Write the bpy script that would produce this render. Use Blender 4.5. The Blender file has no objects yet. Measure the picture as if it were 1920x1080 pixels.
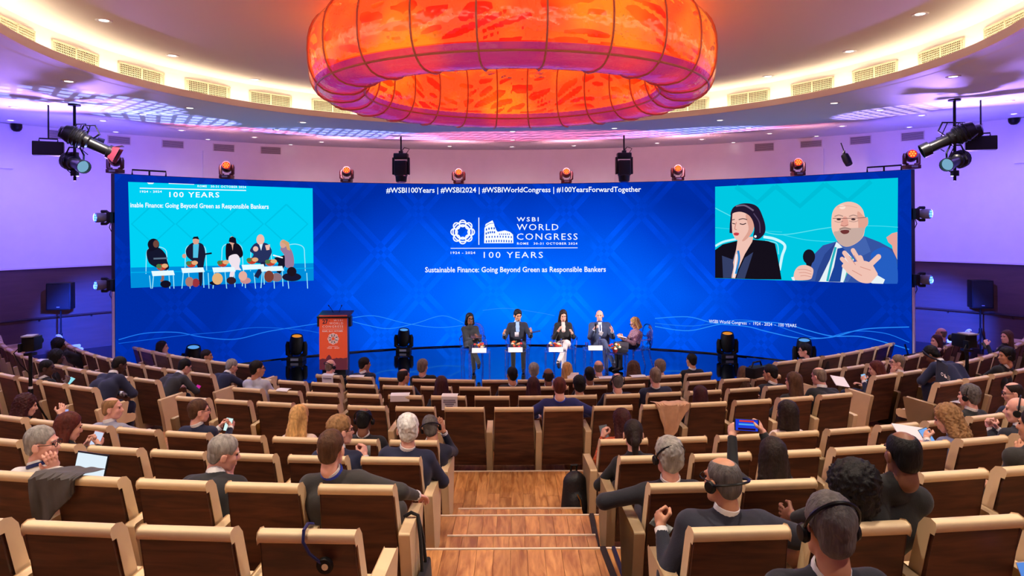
import bpy, bmesh, math, random
import numpy as np
from mathutils import Vector, Matrix
PI = math.pi
random.seed(7)
rng = np.random.default_rng(7)
S = bpy.context.scene
COL = S.collection

# ------------------------------------------------------------------ camera
FPX, CX, CY, ROLL = 1317.0, 962.0, 421.0, 0.0053
ZC = 3.47                       # eye height above the floor of the front row
cam_d = bpy.data.cameras.new('camera'); cam = bpy.data.objects.new('camera', cam_d); COL.objects.link(cam)
cam_d.sensor_width = 36.0; cam_d.lens = FPX * 36.0 / 1920.0
cam_d.shift_y = (CY - 540.0) / 1920.0; cam_d.shift_x = -(CX - 960.0) / 1920.0
cam_d.clip_start = 0.05; cam_d.clip_end = 200
cam.matrix_world = Matrix.Translation((0, 0, ZC)) @ Matrix.Rotation(PI / 2, 4, 'X') @ Matrix.Rotation(-ROLL, 4, 'Z')
S.camera = cam
S.view_settings.view_transform = 'Standard'; S.view_settings.look = 'None'
S.view_settings.exposure = 0.0; S.view_settings.gamma = 1.0; S.view_settings.use_curve_mapping = False
S.cycles.max_bounces = 6; S.cycles.diffuse_bounces = 3; S.cycles.glossy_bounces = 3
S.cycles.transmission_bounces = 6; S.cycles.transparent_max_bounces = 10; S.cycles.sample_clamp_indirect = 6.0
S.cycles.use_denoising = True
w = bpy.data.worlds.new('world'); S.world = w; w.use_nodes = True
w.node_tree.nodes['Background'].inputs[0].default_value = (0.6, 0.55, 0.6, 1); w.node_tree.nodes['Background'].inputs[1].default_value = 0.02

def lin(c):
    return tuple(((v / 255.0) / 12.92 if v / 255.0 <= 0.04045 else ((v / 255.0 + 0.055) / 1.055) ** 2.4) for v in c)

# room geometry (metres; y runs from the camera to the stage, z=0 is the floor of the front row)
ROOM_C = (0.0, 8.7); WALL_R = 14.0; REC_R = 5.46
Z_SOF_IN, Z_SOF_OUT, Z_CEIL = ZC + 2.0, ZC + 2.42, ZC + 2.46
STAGE_Z = 0.28
LED_C = (0.0, 8.96); LED_R = 9.63; LED_A = math.asin(7.83 / 9.35); LED_TOP = ZC + 1.07
ROW_C = 23.56
ROWS = {'F1': (11.73, 0.0), 'F2': (12.86, .14), 'F3': (14.0, .28), 'F4': (15.13, .42),
        'B1': (16.70, .50), 'B2': (17.99, .76), 'B3': (19.21, .99), 'B4': (20.25, 1.16), 'B5': (21.3, 1.34)}

def ray(px, py):
    u, v = px - CX, py - CY
    return Vector(((u - ROLL * v) / FPX, 1.0, -(v + ROLL * u) / FPX))
CAMP = Vector((0, 0, ZC))
def at_depth(px, py, d): return CAMP + ray(px, py) * d
def at_z(px, py, z):
    r = ray(px, py); return CAMP + r * ((z - ZC) / r.z)
def at_circle(px, py, c, R, far=True):
    """ray against the vertical cylinder of radius R round c"""
    r = ray(px, py); a = r.x * r.x + 1; b = -2 * (r.x * c[0] + c[1]); k = c[0] ** 2 + c[1] ** 2 - R * R
    q = max(b * b - 4 * a * k, 0); t = (-b + (1 if far else -1) * math.sqrt(q)) / (2 * a)
    return CAMP + r * t

# ------------------------------------------------------------------ lights with no body of their own modelled further down get their lamps there
def spot(name, loc, target, col, power, size=60, blend=0.6, radius=0.08):
    d = bpy.data.lights.new(name, 'SPOT'); o = bpy.data.objects.new(name, d); COL.objects.link(o)
    d.color = col; d.energy = power; d.spot_size = math.radians(size); d.spot_blend = blend; d.shadow_soft_size = radius
    o.location = loc; o.rotation_euler = (Vector(target) - Vector(loc)).to_track_quat('-Z', 'Y').to_euler()
    return o
def gobo(light, nx, ny, cut=0.3):
    """a projector's grid slide: bars of light in the lamp's own direction space"""
    d = light.data; d.use_nodes = True; nt = d.node_tree; em = nt.nodes['Emission']
    tc = nt.nodes.new('ShaderNodeTexCoord'); sp = nt.nodes.new('ShaderNodeSeparateXYZ'); nt.links.new(tc.outputs['Normal'], sp.inputs[0])
    outs = []
    for ax, n in (('X', nx), ('Y', ny)):
        dv = nt.nodes.new('ShaderNodeMath'); dv.operation = 'DIVIDE'; nt.links.new(sp.outputs[ax], dv.inputs[0]); nt.links.new(sp.outputs['Z'], dv.inputs[1])
        mu = nt.nodes.new('ShaderNodeMath'); mu.operation = 'MULTIPLY'; nt.links.new(dv.outputs[0], mu.inputs[0]); mu.inputs[1].default_value = n
        fr = nt.nodes.new('ShaderNodeMath'); fr.operation = 'FRACT'; nt.links.new(mu.outputs[0], fr.inputs[0])
        gt = nt.nodes.new('ShaderNodeMath'); gt.operation = 'GREATER_THAN'; nt.links.new(fr.outputs[0], gt.inputs[0]); gt.inputs[1].default_value = cut
        outs.append(gt)
    m = nt.nodes.new('ShaderNodeMath'); m.operation = 'MULTIPLY'; nt.links.new(outs[0].outputs[0], m.inputs[0]); nt.links.new(outs[1].outputs[0], m.inputs[1])
    a = nt.nodes.new('ShaderNodeMath'); a.operation = 'MULTIPLY_ADD'; nt.links.new(m.outputs[0], a.inputs[0]); a.inputs[1].default_value = .85; a.inputs[2].default_value = .15
    nt.links.new(a.outputs[0], em.inputs['Strength'])

# ------------------------------------------------------------------ materials
MATS = {}
def mat(name, col, rough=0.6, metal=0.0, var=0.0, vscale=8.0, bump=0.0, bscale=60.0, emis=None, estr=0.0, trans=0.0, ior=1.45, alpha=1.0, sheen=0.0, coat=0.0, stretch=None, spec=None):
    if name in MATS: return MATS[name]
    m = bpy.data.materials.new(name); m.use_nodes = True; nt = m.node_tree; b = nt.nodes['Principled BSDF']
    c = tuple(lin(col)) + (1,)
    b.inputs['Base Color'].default_value = c; b.inputs['Roughness'].default_value = rough; b.inputs['Metallic'].default_value = metal
    b.inputs['IOR'].default_value = ior; b.inputs['Transmission Weight'].default_value = trans; b.inputs['Alpha'].default_value = alpha
    b.inputs['Coat Weight'].default_value = coat
    if spec is not None: b.inputs['Specular IOR Level'].default_value = spec
    if sheen: b.inputs['Sheen Weight'].default_value = sheen
    if emis is not None:
        b.inputs['Emission Color'].default_value = tuple(lin(emis)) + (1,); b.inputs['Emission Strength'].default_value = estr
    if var or bump:
        tc = nt.nodes.new('ShaderNodeTexCoord'); mp = nt.nodes.new('ShaderNodeMapping'); nt.links.new(tc.outputs['Object'], mp.inputs[0])
        if stretch: mp.inputs['Scale'].default_value = stretch
        if var:
            n = nt.nodes.new('ShaderNodeTexNoise'); n.inputs['Scale'].default_value = vscale; n.inputs['Detail'].default_value = 4; nt.links.new(mp.outputs[0], n.inputs[0])
            r = nt.nodes.new('ShaderNodeValToRGB'); r.color_ramp.elements[0].position = .3; r.color_ramp.elements[1].position = .7
            r.color_ramp.elements[0].color = tuple(max(0, v * (1 - var)) for v in c[:3]) + (1,); r.color_ramp.elements[1].color = tuple(min(1, v * (1 + var)) for v in c[:3]) + (1,)
            nt.links.new(n.outputs[0], r.inputs[0]); nt.links.new(r.outputs[0], b.inputs['Base Color'])
        if bump:
            n2 = nt.nodes.new('ShaderNodeTexNoise'); n2.inputs['Scale'].default_value = bscale; n2.inputs['Detail'].default_value = 3; nt.links.new(mp.outputs[0], n2.inputs[0])
            bp = nt.nodes.new('ShaderNodeBump'); bp.inputs['Strength'].default_value = bump; bp.inputs['Distance'].default_value = .01
            nt.links.new(n2.outputs[0], bp.inputs['Height']); nt.links.new(bp.outputs[0], b.inputs['Normal'])
    MATS[name] = m; return m
def emat(name, col, s=1.0):
    if name in MATS: return MATS[name]
    m = bpy.data.materials.new(name); m.use_nodes = True; nt = m.node_tree; nt.nodes.clear()
    e = nt.nodes.new('ShaderNodeEmission'); o = nt.nodes.new('ShaderNodeOutputMaterial'); nt.links.new(e.outputs[0], o.inputs[0])
    e.inputs[0].default_value = tuple(lin(col)) + (1,); e.inputs[1].default_value = s
    MATS[name] = m; return m
def wood(name, c1, c2, stretch=(2, 30, 2), rough=.45, scale=3.0):
    m = bpy.data.materials.new(name); m.use_nodes = True; nt = m.node_tree; b = nt.nodes['Principled BSDF']; b.inputs['Roughness'].default_value = rough
    tc = nt.nodes.new('ShaderNodeTexCoord'); mp = nt.nodes.new('ShaderNodeMapping'); mp.inputs['Scale'].default_value = stretch
    oi = nt.nodes.new('ShaderNodeObjectInfo'); ad = nt.nodes.new('ShaderNodeVectorMath'); ad.operation = 'ADD'
    cb = nt.nodes.new('ShaderNodeMath'); cb.operation = 'MULTIPLY'; cb.inputs[1].default_value = 37.0
    nt.links.new(oi.outputs['Random'], cb.inputs[0]); nt.links.new(tc.outputs['Object'], ad.inputs[0]); nt.links.new(cb.outputs[0], ad.inputs[1])
    nt.links.new(ad.outputs[0], mp.inputs[0])
    n = nt.nodes.new('ShaderNodeTexNoise'); n.inputs['Scale'].default_value = scale; n.inputs['Detail'].default_value = 6; n.inputs['Distortion'].default_value = .6
    nt.links.new(mp.outputs[0], n.inputs[0])
    r = nt.nodes.new('ShaderNodeValToRGB'); r.color_ramp.elements[0].position = .35; r.color_ramp.elements[1].position = .68
    r.color_ramp.elements[0].color = lin(c1) + (1,); r.color_ramp.elements[1].color = lin(c2) + (1,)
    nt.links.new(n.outputs[0], r.inputs[0])
    hs = nt.nodes.new('ShaderNodeHueSaturation'); mr = nt.nodes.new('ShaderNodeMapRange'); mr.inputs['To Min'].default_value = .82; mr.inputs['To Max'].default_value = 1.15
    nt.links.new(oi.outputs['Random'], mr.inputs['Value']); nt.links.new(mr.outputs[0], hs.inputs['Value']); nt.links.new(r.outputs[0], hs.inputs['Color'])
    nt.links.new(hs.outputs[0], b.inputs['Base Color'])
    MATS[name] = m; return m

# ------------------------------------------------------------------ mesh helpers
class MB:
    def __init__(s): s.v = []; s.f = []; s.m = []; s.cur = 0
    def add(s, vs, fs):
        o = len(s.v); s.v.extend([tuple(p) for p in vs]); s.f.extend([tuple(i + o for i in f) for f in fs]); s.m.extend([s.cur] * len(fs)); return s
    def box(s, c, d, M=None, taper=None):
        x, y, z = d[0] / 2, d[1] / 2, d[2] / 2
        t = taper or (1, 1)
        vs = [(-x, -y, -z), (x, -y, -z), (x, y, -z), (-x, y, -z), (-x * t[0], -y * t[1], z), (x * t[0], -y * t[1], z), (x * t[0], y * t[1], z), (-x * t[0], y * t[1], z)]
        vs = [Vector(p) for p in vs]
        if M is not None: vs = [M @ p for p in vs]
        vs = [p + Vector(c) for p in vs]
        return s.add(vs, [(3, 2, 1, 0), (4, 5, 6, 7), (0, 1, 5, 4), (1, 2, 6, 5), (2, 3, 7, 6), (3, 0, 4, 7)])
    def tube(s, pts, r, n=8, caps=True, closed=False):
        pts = [Vector(p) for p in pts]; k = len(pts); rs = r if isinstance(r, (list, tuple)) else [r] * k
        base = len(s.v); prev = None
        for i, p in enumerate(pts):
            a = pts[(i - 1) % k] if (i > 0 or closed) else p; b = pts[(i + 1) % k] if (i < k - 1 or closed) else p
            t = (b - a).normalized()
            if prev is None: up = Vector((0, 0, 1)) if abs(t.z) < .9 else Vector((1, 0, 0)); nx = t.cross(up).normalized()
            else: nx = (prev - t * prev.dot(t)).normalized()
            prev = nx; ny = t.cross(nx)
            for j in range(n):
                an = 2 * PI * j / n; s.v.append(tuple(p + (nx * math.cos(an) + ny * math.sin(an)) * rs[i]))
        rng_ = k if closed else k - 1
        for i in range(rng_):
            for j in range(n):
                a = base + i * n + j; b = base + i * n + (j + 1) % n; c = base + ((i + 1) % k) * n + (j + 1) % n; d = base + ((i + 1) % k) * n + j
                s.f.append((a, b, c, d)); s.m.append(s.cur)
        if caps and not closed:
            s.f.append(tuple(base + j for j in reversed(range(n)))); s.m.append(s.cur)
            s.f.append(tuple(base + (k - 1) * n + j for j in range(n))); s.m.append(s.cur)
        return s
    def lathe(s, prof, n=16, M=None, c=(0, 0, 0), caps=True):
        M = M or Matrix.Identity(3); base = len(s.v); c = Vector(c)
        for r, z in prof:
            for j in range(n):
                an = 2 * PI * j / n; s.v.append(tuple(M @ Vector((r * math.cos(an), r * math.sin(an), z)) + c))
        for i in range(len(prof) - 1):
            for j in range(n):
                s.f.append((base + i * n + j, base + i * n + (j + 1) % n, base + (i + 1) * n + (j + 1) % n, base + (i + 1) * n + j)); s.m.append(s.cur)
        if caps:
            s.f.append(tuple(base + j for j in reversed(range(n)))); s.m.append(s.cur)
            s.f.append(tuple(base + (len(prof) - 1) * n + j for j in range(n))); s.m.append(s.cur)
        return s
    def prism(s, poly, t, M=None, c=(0, 0, 0)):
        """polygon in local xy, extruded along local z from 0 to t"""
        M = M or Matrix.Identity(3); c = Vector(c); n = len(poly)
        vs = [M @ Vector((p[0], p[1], 0)) + c for p in poly] + [M @ Vector((p[0], p[1], t)) + c for p in poly]
        fs = [tuple(reversed(range(n))), tuple(range(n, 2 * n))] + [(i, (i + 1) % n, n + (i + 1) % n, n + i) for i in range(n)]
        return s.add(vs, fs)
    def build(s, name, mats, parent=None, smooth=False, bevel=0.0, segs=2, loc=None):
        me = bpy.data.meshes.new(name); me.from_pydata([tuple(p) for p in s.v], [], s.f)
        for m in (mats if isinstance(mats, (list, tuple)) else [mats]): me.materials.append(m)
        if any(s.m): me.polygons.foreach_set('material_index', s.m)
        if bevel:
            bm = bmesh.new(); bm.from_mesh(me)
            es = [e for e in bm.edges if len(e.link_faces) == 2 and e.calc_face_angle(0) > .6]
            bmesh.ops.bevel(bm, geom=es, offset=bevel, segments=segs, affect='EDGES', profile=.6, clamp_overlap=True); bm.to_mesh(me); bm.free(); smooth = True
        if smooth:
            me.polygons.foreach_set('use_smooth', [True] * len(me.polygons))
            try: me.set_sharp_from_angle(angle=math.radians(38))
            except Exception: pass
        me.update()
        o = bpy.data.objects.new(name, me); COL.objects.link(o)
        if parent is not None: o.parent = parent
        if loc is not None: o.location = loc
        return o
def mesh_np(name, v, f, mats, parent=None, smooth=True):
    me = bpy.data.meshes.new(name); nv, nf = len(v), len(f)
    me.vertices.add(nv); me.vertices.foreach_set('co', np.asarray(v, np.float32).ravel())
    me.loops.add(nf * 4); me.loops.foreach_set('vertex_index', np.asarray(f, np.int32).ravel())
    me.polygons.add(nf); me.polygons.foreach_set('loop_start', np.arange(nf, dtype=np.int32) * 4)
    me.materials.append(mats); me.update(calc_edges=True)
    if smooth: me.polygons.foreach_set('use_smooth', np.ones(nf, bool))
    o = bpy.data.objects.new(name, me); COL.objects.link(o)
    if parent is not None: o.parent = parent
    return o
def empty(name, loc=(0, 0, 0), rz=0.0, label=None, cat=None, group=None):
    o = bpy.data.objects.new(name, None); COL.objects.link(o); o.location = loc; o.rotation_euler = (0, 0, rz); o.empty_display_size = .1
    if label: tag(o, label, cat, group)
    return o
def tag(o, label, cat, group=None):
    o['label'] = label; o['category'] = cat
    if group: o['group'] = group
    return o
def struct(o): o['kind'] = 'structure'; return o
def copy_tree(o, parent=None):
    c = o.copy(); COL.objects.link(c); c.parent = parent
    for ch in o.children: copy_tree(ch, c)
    return c
ORD = ['', 'first', 'second', 'third', 'fourth', 'fifth', 'sixth', 'seventh', 'eighth', 'ninth', 'tenth', 'eleventh', 'twelfth', 'thirteenth', 'fourteenth', 'fifteenth', 'sixteenth', 'seventeenth', 'eighteenth', 'nineteenth', 'twentieth', 'twenty-first', 'twenty-second', 'twenty-third', 'twenty-fourth', 'twenty-fifth', 'twenty-sixth']
def text_mesh(body, size, spacing=1.0, bold=0.0, align='LEFT'):
    """verts and faces of a line of lettering, baseline at y=0"""
    c = bpy.data.curves.new('t', 'FONT'); c.body = body; c.size = size; c.space_character = spacing; c.offset = bold; c.align_x = align; c.resolution_u = 2
    o = bpy.data.objects.new('t', c); me = bpy.data.meshes.new_from_object(o)
    v = [tuple(p.co) for p in me.vertices]; f = [tuple(p.vertices) for p in me.polygons]
    bpy.data.objects.remove(o); bpy.data.curves.remove(c); bpy.data.meshes.remove(me)
    return v, f
def text_fit(body, x0, x1, h, spacing=1.0, bold=0.0):
    """lettering scaled to run from x0 to x1 with capital height h"""
    v, f = text_mesh(body, 1.0, spacing, bold)
    xs = [p[0] for p in v]; a, b = min(xs), max(xs); cap = .69
    return [((p[0] - a) / (b - a) * (x1 - x0) + x0, p[1] / cap * h) for p in v], f
# ------------------------------------------------------------------ the room
M_WHITE = mat('white_paint', (236, 232, 230), .75, var=.02, vscale=3)
M_SOFFIT = mat('soffit_paint', (232, 230, 232), .6)
M_DARKWALL = mat('brown_wall_panel', (86, 60, 56), .55, var=.12, vscale=1.5, stretch=(1, 1, 8))
M_BLACK = mat('black_plastic', (14, 14, 15), .5, spec=.3)
M_BLACKM = mat('black_metal', (28, 28, 31), .35, .4)
M_STEEL = mat('brushed_steel', (170, 170, 175), .3, 1.0)
M_OAK = wood('oak_plank', (150, 92, 48), (205, 146, 88), (9, 1.2, 9), .4, 2.5)
M_OAKF = wood('oak_floor', (140, 86, 46), (190, 132, 80), (9, 1.2, 9), .4, 2.5)
M_NOSE = mat('step_nosing', (238, 214, 190), .4)
M_GRILLE = mat('grille_cream', (206, 196, 166), .5)
M_GDARK = mat('grille_dark', (20, 19, 15), .9, spec=.1); M_GGREY = mat('grille_grey', (120, 112, 110), .8)

def arcbox(mb, c, R0, R1, a0, a1, z0, z1, n, sgn=1, z2=None, z3=None):
    """solid ring sector; angle from +y (sgn=1) or from -y (sgn=-1); z0..z1 at R0, z2..z3 at R1"""
    z2 = z0 if z2 is None else z2; z3 = z1 if z3 is None else z3
    vs = []
    for i in range(n + 1):
        a = a0 + (a1 - a0) * i / n; s_, c_ = math.sin(a), sgn * math.cos(a)
        for R, z in ((R0, z0), (R1, z2), (R1, z3), (R0, z1)): vs.append((c[0] + R * s_, c[1] + R * c_, z))
    fs = []
    full = abs(abs(a1 - a0) - 2 * PI) < 1e-6
    for i in range(n):
        b, d = i * 4, (i + 1) * 4
        for j in range(4): fs.append((b + j, b + (j + 1) % 4, d + (j + 1) % 4, d + j) if sgn > 0 else (d + j, d + (j + 1) % 4, b + (j + 1) % 4, b + j))
    if not full:
        fs.append((3, 2, 1, 0) if sgn > 0 else (0, 1, 2, 3)); e = n * 4; fs.append((e, e + 1, e + 2, e + 3) if sgn > 0 else (e + 3, e + 2, e + 1, e))
    mb.add(vs, fs); return mb
def wall_angle(px, py=300):
    p = at_circle(px, py, ROOM_C, WALL_R); return math.atan2(p.x - ROOM_C[0], p.y - ROOM_C[1])
def wall_z(px, py): return at_circle(px, py, ROOM_C, WALL_R).z

mb = MB(); arcbox(mb, ROOM_C, WALL_R, WALL_R + .2, -PI, PI, 2.5, Z_SOF_OUT + .3, 128); o = struct(mb.build('wall_upper', M_WHITE, smooth=True)); WALLU = o
mb = MB(); arcbox(mb, ROOM_C, WALL_R + .04, WALL_R + .2, -PI, PI, -.3, 2.5, 128); WALLL = struct(mb.build('wall_lower', M_DARKWALL, smooth=True))
mb = MB(); arcbox(mb, ROOM_C, WALL_R - .02, WALL_R + .04, -PI, PI, 2.47, 2.51, 128); mb.build('ledge', mat('ledge_white', (225, 215, 225), .5), WALLU, smooth=True)
mb = MB(); arcbox(mb, ROOM_C, WALL_R - .03, WALL_R + .04, -PI, PI, STAGE_Z - .4, STAGE_Z + .12, 128); struct(mb.build('baseboard_round', mat('dark_base', (40, 30, 34), .5), smooth=True))
for (xa, xb, ya, yb, lift) in ((380, 733, 291, 350, .05), (768, 1153, 286, 350, .05), (1193, 1545, 289, 350, .05)):
    a0, a1 = wall_angle(xa), wall_angle(xb); mb = MB(); arcbox(mb, ROOM_C, WALL_R - lift, WALL_R - .004, a0, a1, 3.2, wall_z((xa + xb) / 2, ya), 24)
    mb.build('wall_panel', M_WHITE, WALLU, smooth=True)
for xa, xb in ((-40, 23), (1903, 1960)):      # tall narrow panels beside the dome cameras
    a0, a1 = wall_angle(xa), wall_angle(xb); mb = MB(); arcbox(mb, ROOM_C, WALL_R - .06, WALL_R - .004, a0, a1, wall_z(10, 316), wall_z(10, 232), 6); mb.build('wall_panel', M_WHITE, WALLU, smooth=True)
# handrails along the lower wall
for side, (xa, xb, lab) in (('l', (-500, 217, 'dark handrail along the brown wall left of the screen')), ('r', (1710, 2400, 'dark handrail along the brown wall right of the screen'))):
    r_ = empty('handrail', (0, 0, 0), 0, lab, 'handrail'); a0, a1 = wall_angle(xa, 590), wall_angle(xb, 590); z = wall_z(100, 594)
    pts = [((WALL_R - .07) * math.sin(a0 + (a1 - a0) * i / 24), ROOM_C[1] + (WALL_R - .07) * math.cos(a0 + (a1 - a0) * i / 24), z) for i in range(25)]
    MB().tube(pts, .025, 8).build('rail', mat('dark_rail', (45, 28, 28), .4), r_, smooth=True)
    for i in (3, 8, 13, 18, 22):
        a = a0 + (a1 - a0) * i / 24; p = [((WALL_R + d) * math.sin(a), ROOM_C[1] + (WALL_R + d) * math.cos(a), z + h) for d, h in ((-.07, -.015), (-.05, -.06), (.05, -.06))]
        MB().tube(p, .011, 6).build('bracket', MATS['dark_rail'], r_)

# stepped floors, round the point the rows look at
def amax(R):
    c = (R * R + 24.86) / (29.72 * R)
    return math.acos(max(-1, min(1, c))) if c < 1 else 0.0
def terrace(name, Ra, Rb, z, zlow, m, parent=None):
    nr = max(2, int((Rb - Ra) / .5)); na = 72; vs = []; fs = []
    for i in range(nr + 1):
        R = Ra + (Rb - Ra) * i / nr; A = amax(R)
        for j in range(na + 1):
            a = -A + 2 * A * j / na; vs.append((R * math.sin(a), ROW_C - R * math.cos(a), z))
    for i in range(nr):
        for j in range(na):
            b = i * (na + 1) + j; fs.append((b, b + na + 1, b + na + 2, b + 1))
    k = len(vs); A = amax(Ra)                          # riser towards the stage
    for j in range(na + 1):
        a = -A + 2 * A * j / na
        vs.append((Ra * math.sin(a), ROW_C - Ra * math.cos(a), zlow))
    for j in range(na): fs.append((j, j + 1, k + j + 1, k + j))
    mb = MB(); mb.add(vs, fs); o = mb.build(name, m, parent)
    return o
order = ['F1', 'F2', 'F3', 'F4', 'B1', 'B2', 'B3', 'B4', 'B5']
edges = {'F1': 10.20, 'F2': 11.86, 'F3': 13.0, 'F4': 14.13, 'B1': 15.13, 'B2': 17.04, 'B3': 18.21, 'B4': 19.28, 'B5': 20.35}
FLOOR = None
for i, k in enumerate(order):
    Ra = edges[k]; Rb = edges[order[i + 1]] if i + 1 < len(order) else 21.45; z = ROWS[k][1]; zl = ROWS[order[i - 1]][1] if i else -.2
    o = struct(terrace('floor', Ra, Rb, z, zl, M_OAKF)); 
    if FLOOR is None: FLOOR = o
for Ra, Rb, z, zl in ((21.45, 22.55, 1.52, 1.34), (22.55, 28.85, 1.70, 1.52)): struct(terrace('floor', Ra, Rb, z, zl, M_OAKF))
# central aisle: planks, half steps and pale nosings
AX0, AX1 = -.80, .86
AISLE = [('B1', 15.13, 16.56), ('B2', 17.04, 17.72), ('B3', 18.21, 18.85), ('B4', 19.28, 19.9), ('B5', 20.35, 21.0)]
def planks(Ra, Rb, z, x0, x1, th=.012):
    x = x0; k = 0
    ya, yb = ROW_C - Ra, ROW_C - Rb                   # far edge, near edge
    while x < x1 - .01:
        wd = min(.128, x1 - x); cut = random.uniform(.25, .75) if (ya - yb) > 1.0 else None
        segs = [(yb, ya)] if cut is None else [(yb, yb + (ya - yb) * cut - .001), (yb + (ya - yb) * cut + .001, ya)]
        for (u, v) in segs:
            M = MB(); M.box((0, 0, 0), (wd - .003, v - u - .002, th)); M.build('plank', M_OAK, FLOOR, loc=(x + wd / 2, (u + v) / 2, z + th / 2))
        x += wd
def nosing(R, z, x0, x1):
    M = MB(); M.box((0, 0, 0), (x1 - x0, .018, .016)); M.build('nosing', M_NOSE, FLOOR, loc=((x0 + x1) / 2, ROW_C - R - .006, z + .0105))
nexts = {'B1': 17.04, 'B2': 18.21, 'B3': 19.28, 'B4': 20.35, 'B5': 21.45}
for i, (k, Ra, Rb) in enumerate(AISLE):
    z = ROWS[k][1]; planks(Ra + .02, nexts[k] if i == 4 else Rb, z, AX0, AX1); nosing(Ra, z, AX0, AX1)
    if i < 4:                                          # the half step up to the next level
        zn = ROWS[AISLE[i + 1][0]][1]; zh = (z + zn) / 2
        mb = MB(); mb.box((0, 0, 0), (1.23, nexts[k] - Rb, zh - z)); mb.build('half_step', M_OAK, FLOOR, loc=(.055, ROW_C - (Rb + nexts[k]) / 2, (z + zh) / 2))
        planks(Rb + .02, nexts[k], zh, -.56, .67); nosing(Rb, zh, -.56, .67)

# stage
M_STAGE = mat('black_gloss_stage', (6, 8, 16), .06, ior=1.9, coat=.6)
nr, na = 20, 64; vs = []; fs = []
for i in range(nr + 1):
    R = 10.2 - (10.2 - .9) * i / nr; A = amax(R)
    for j in range(na + 1):
        a = -A + 2 * A * j / na; vs.append((R * math.sin(a), ROW_C - R * math.cos(a), STAGE_Z))
for i in range(nr):
    for j in range(na): b = i * (na + 1) + j; fs.append((b, b + 1, b + na + 2, b + na + 1))
k = len(vs); A = amax(10.2)
for j in range(na + 1): a = -A + 2 * A * j / na; vs.append((10.2 * math.sin(a), ROW_C - 10.2 * math.cos(a), -.2))
for j in range(na): fs.append((j + 1, j, k + j, k + j + 1))
mb = MB(); mb.add(vs, fs); STAGE = struct(mb.build('floor_stage', M_STAGE))

# ------------------------------------------------------------------ ceiling: outer soffit, recess, cove
mb = MB(); n = 160; vs = []; fs = []
prof = [(REC_R + .04, Z_SOF_IN), (7.5, Z_SOF_IN + .10), (10, Z_SOF_IN + .225), (12.4, Z_SOF_IN + .34), (13.5, Z_SOF_IN + .39), (WALL_R + .1, Z_SOF_OUT)]
mb.lathe([(r, z) for r, z in prof], n, c=(ROOM_C[0], ROOM_C[1], 0), caps=False); SOFFIT = struct(mb.build('ceiling_soffit', M_SOFFIT, smooth=True))
mb = MB(); mb.lathe([(REC_R, Z_SOF_IN - .005), (REC_R + .05, Z_SOF_IN - .005), (REC_R + .05, Z_SOF_IN + .10), (REC_R, Z_SOF_IN + .10), (REC_R, Z_SOF_IN - .005)], n, c=(0, ROOM_C[1], 0), caps=False); struct(mb.build('trim_1', mat('rim_cream', (232, 214, 205), .6), smooth=True))
mb = MB(); mb.lathe([(REC_R + .05, Z_SOF_IN + .01), (5.76, Z_SOF_IN + .01), (5.76, Z_CEIL + .02)], n, c=(0, ROOM_C[1], 0), caps=False); struct(mb.build('ceiling_fascia', M_WHITE, smooth=True))
mb = MB(); mb.lathe([(.02, Z_CEIL), (2.8, Z_CEIL), (5.80, Z_CEIL)], n, c=(0, ROOM_C[1], 0), caps=False); CEIL = struct(mb.build('ceiling', mat('ceiling_paint', (232, 220, 210), .8), smooth=True))
mb = MB(); mb.lathe([(REC_R + .10, Z_SOF_IN + .045), (REC_R + .20, Z_SOF_IN + .045)], n, c=(0, ROOM_C[1], 0), caps=False)
COVE = mb.build('cove_light', emat('cove_warm', (255, 238, 204), 15.0)); tag(COVE, 'warm white cove light strip hidden behind the rim of the round ceiling recess', 'light strip')

def grille(c, R, ang, width, z0, z1, label, nv, nh, inward=1, group='vent grilles', matf=None):
    """a vent on a round wall, facing the room's middle"""
    e = empty('vent_grille', (c[0] + R * math.sin(ang), c[1] + R * math.cos(ang), (z0 + z1) / 2), -ang, label, 'vent', group)
    h = z1 - z0; f = .022
    MB().box((0, -.004, 0), (width, .006, h)).build('backing', M_GDARK if nv > 1 else M_GGREY, e)
    b = MB(); b.box((0, -.012, h / 2 - f / 2), (width, .02, f)); b.box((0, -.012, -h / 2 + f / 2), (width, .02, f))
    b.box((-width / 2 + f / 2, -.012, 0), (f, .02, h)); b.box((width / 2 - f / 2, -.012, 0), (f, .02, h))
    if nv > 12: b.box((0, -.012, 0), (f, .02, h))
    b.build('frame', matf or M_GRILLE, e)
    l = MB()
    for i in range(nv if nv > 1 else 0): l.box((-width / 2 + (i + .5) * width / nv, -.011, 0), (width / nv * .24, .012, h - f))
    for i in range(nh): l.box((0, -.014, -h / 2 + (i + .5) * h / nh), (width - f, .01, h / nh * .22))
    l.build('lattice', matf or M_GRILLE, e)
    return e
gx = [(-45, 25), (0, 68), (100, 188), (223, 310), (348, 433), (468, 548), (585, 662), (700, 775), (812, 885), (925, 998), (1040, 1112), (1150, 1222), (1250, 1329), (1363, 1443), (1482, 1563), (1597, 1682), (1720, 1807), (1843, 1925)]
gl = [g for g in gx[1:]]
angs = []
for xa, xb in gl:
    m_ = (xa + xb) / 2; yy = 160
    p0 = at_circle(xa, 200, ROOM_C, 5.74); p1 = at_circle(xb, 200, ROOM_C, 5.74)
    angs.append((math.atan2(p0.x, p0.y - 8.7), math.atan2(p1.x, p1.y - 8.7)))
for i, (a, b) in enumerate(angs):
    grille(ROOM_C, 5.755, (a + b) / 2, min(1.0, max(.7, 5.74 * abs(b - a))), Z_SOF_IN + .085, Z_SOF_IN + .355, 'cream vent grille in the ceiling recess rim, %s counted from the left' % ORD[i + 1], 28, 9, group='recess vents')
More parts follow.
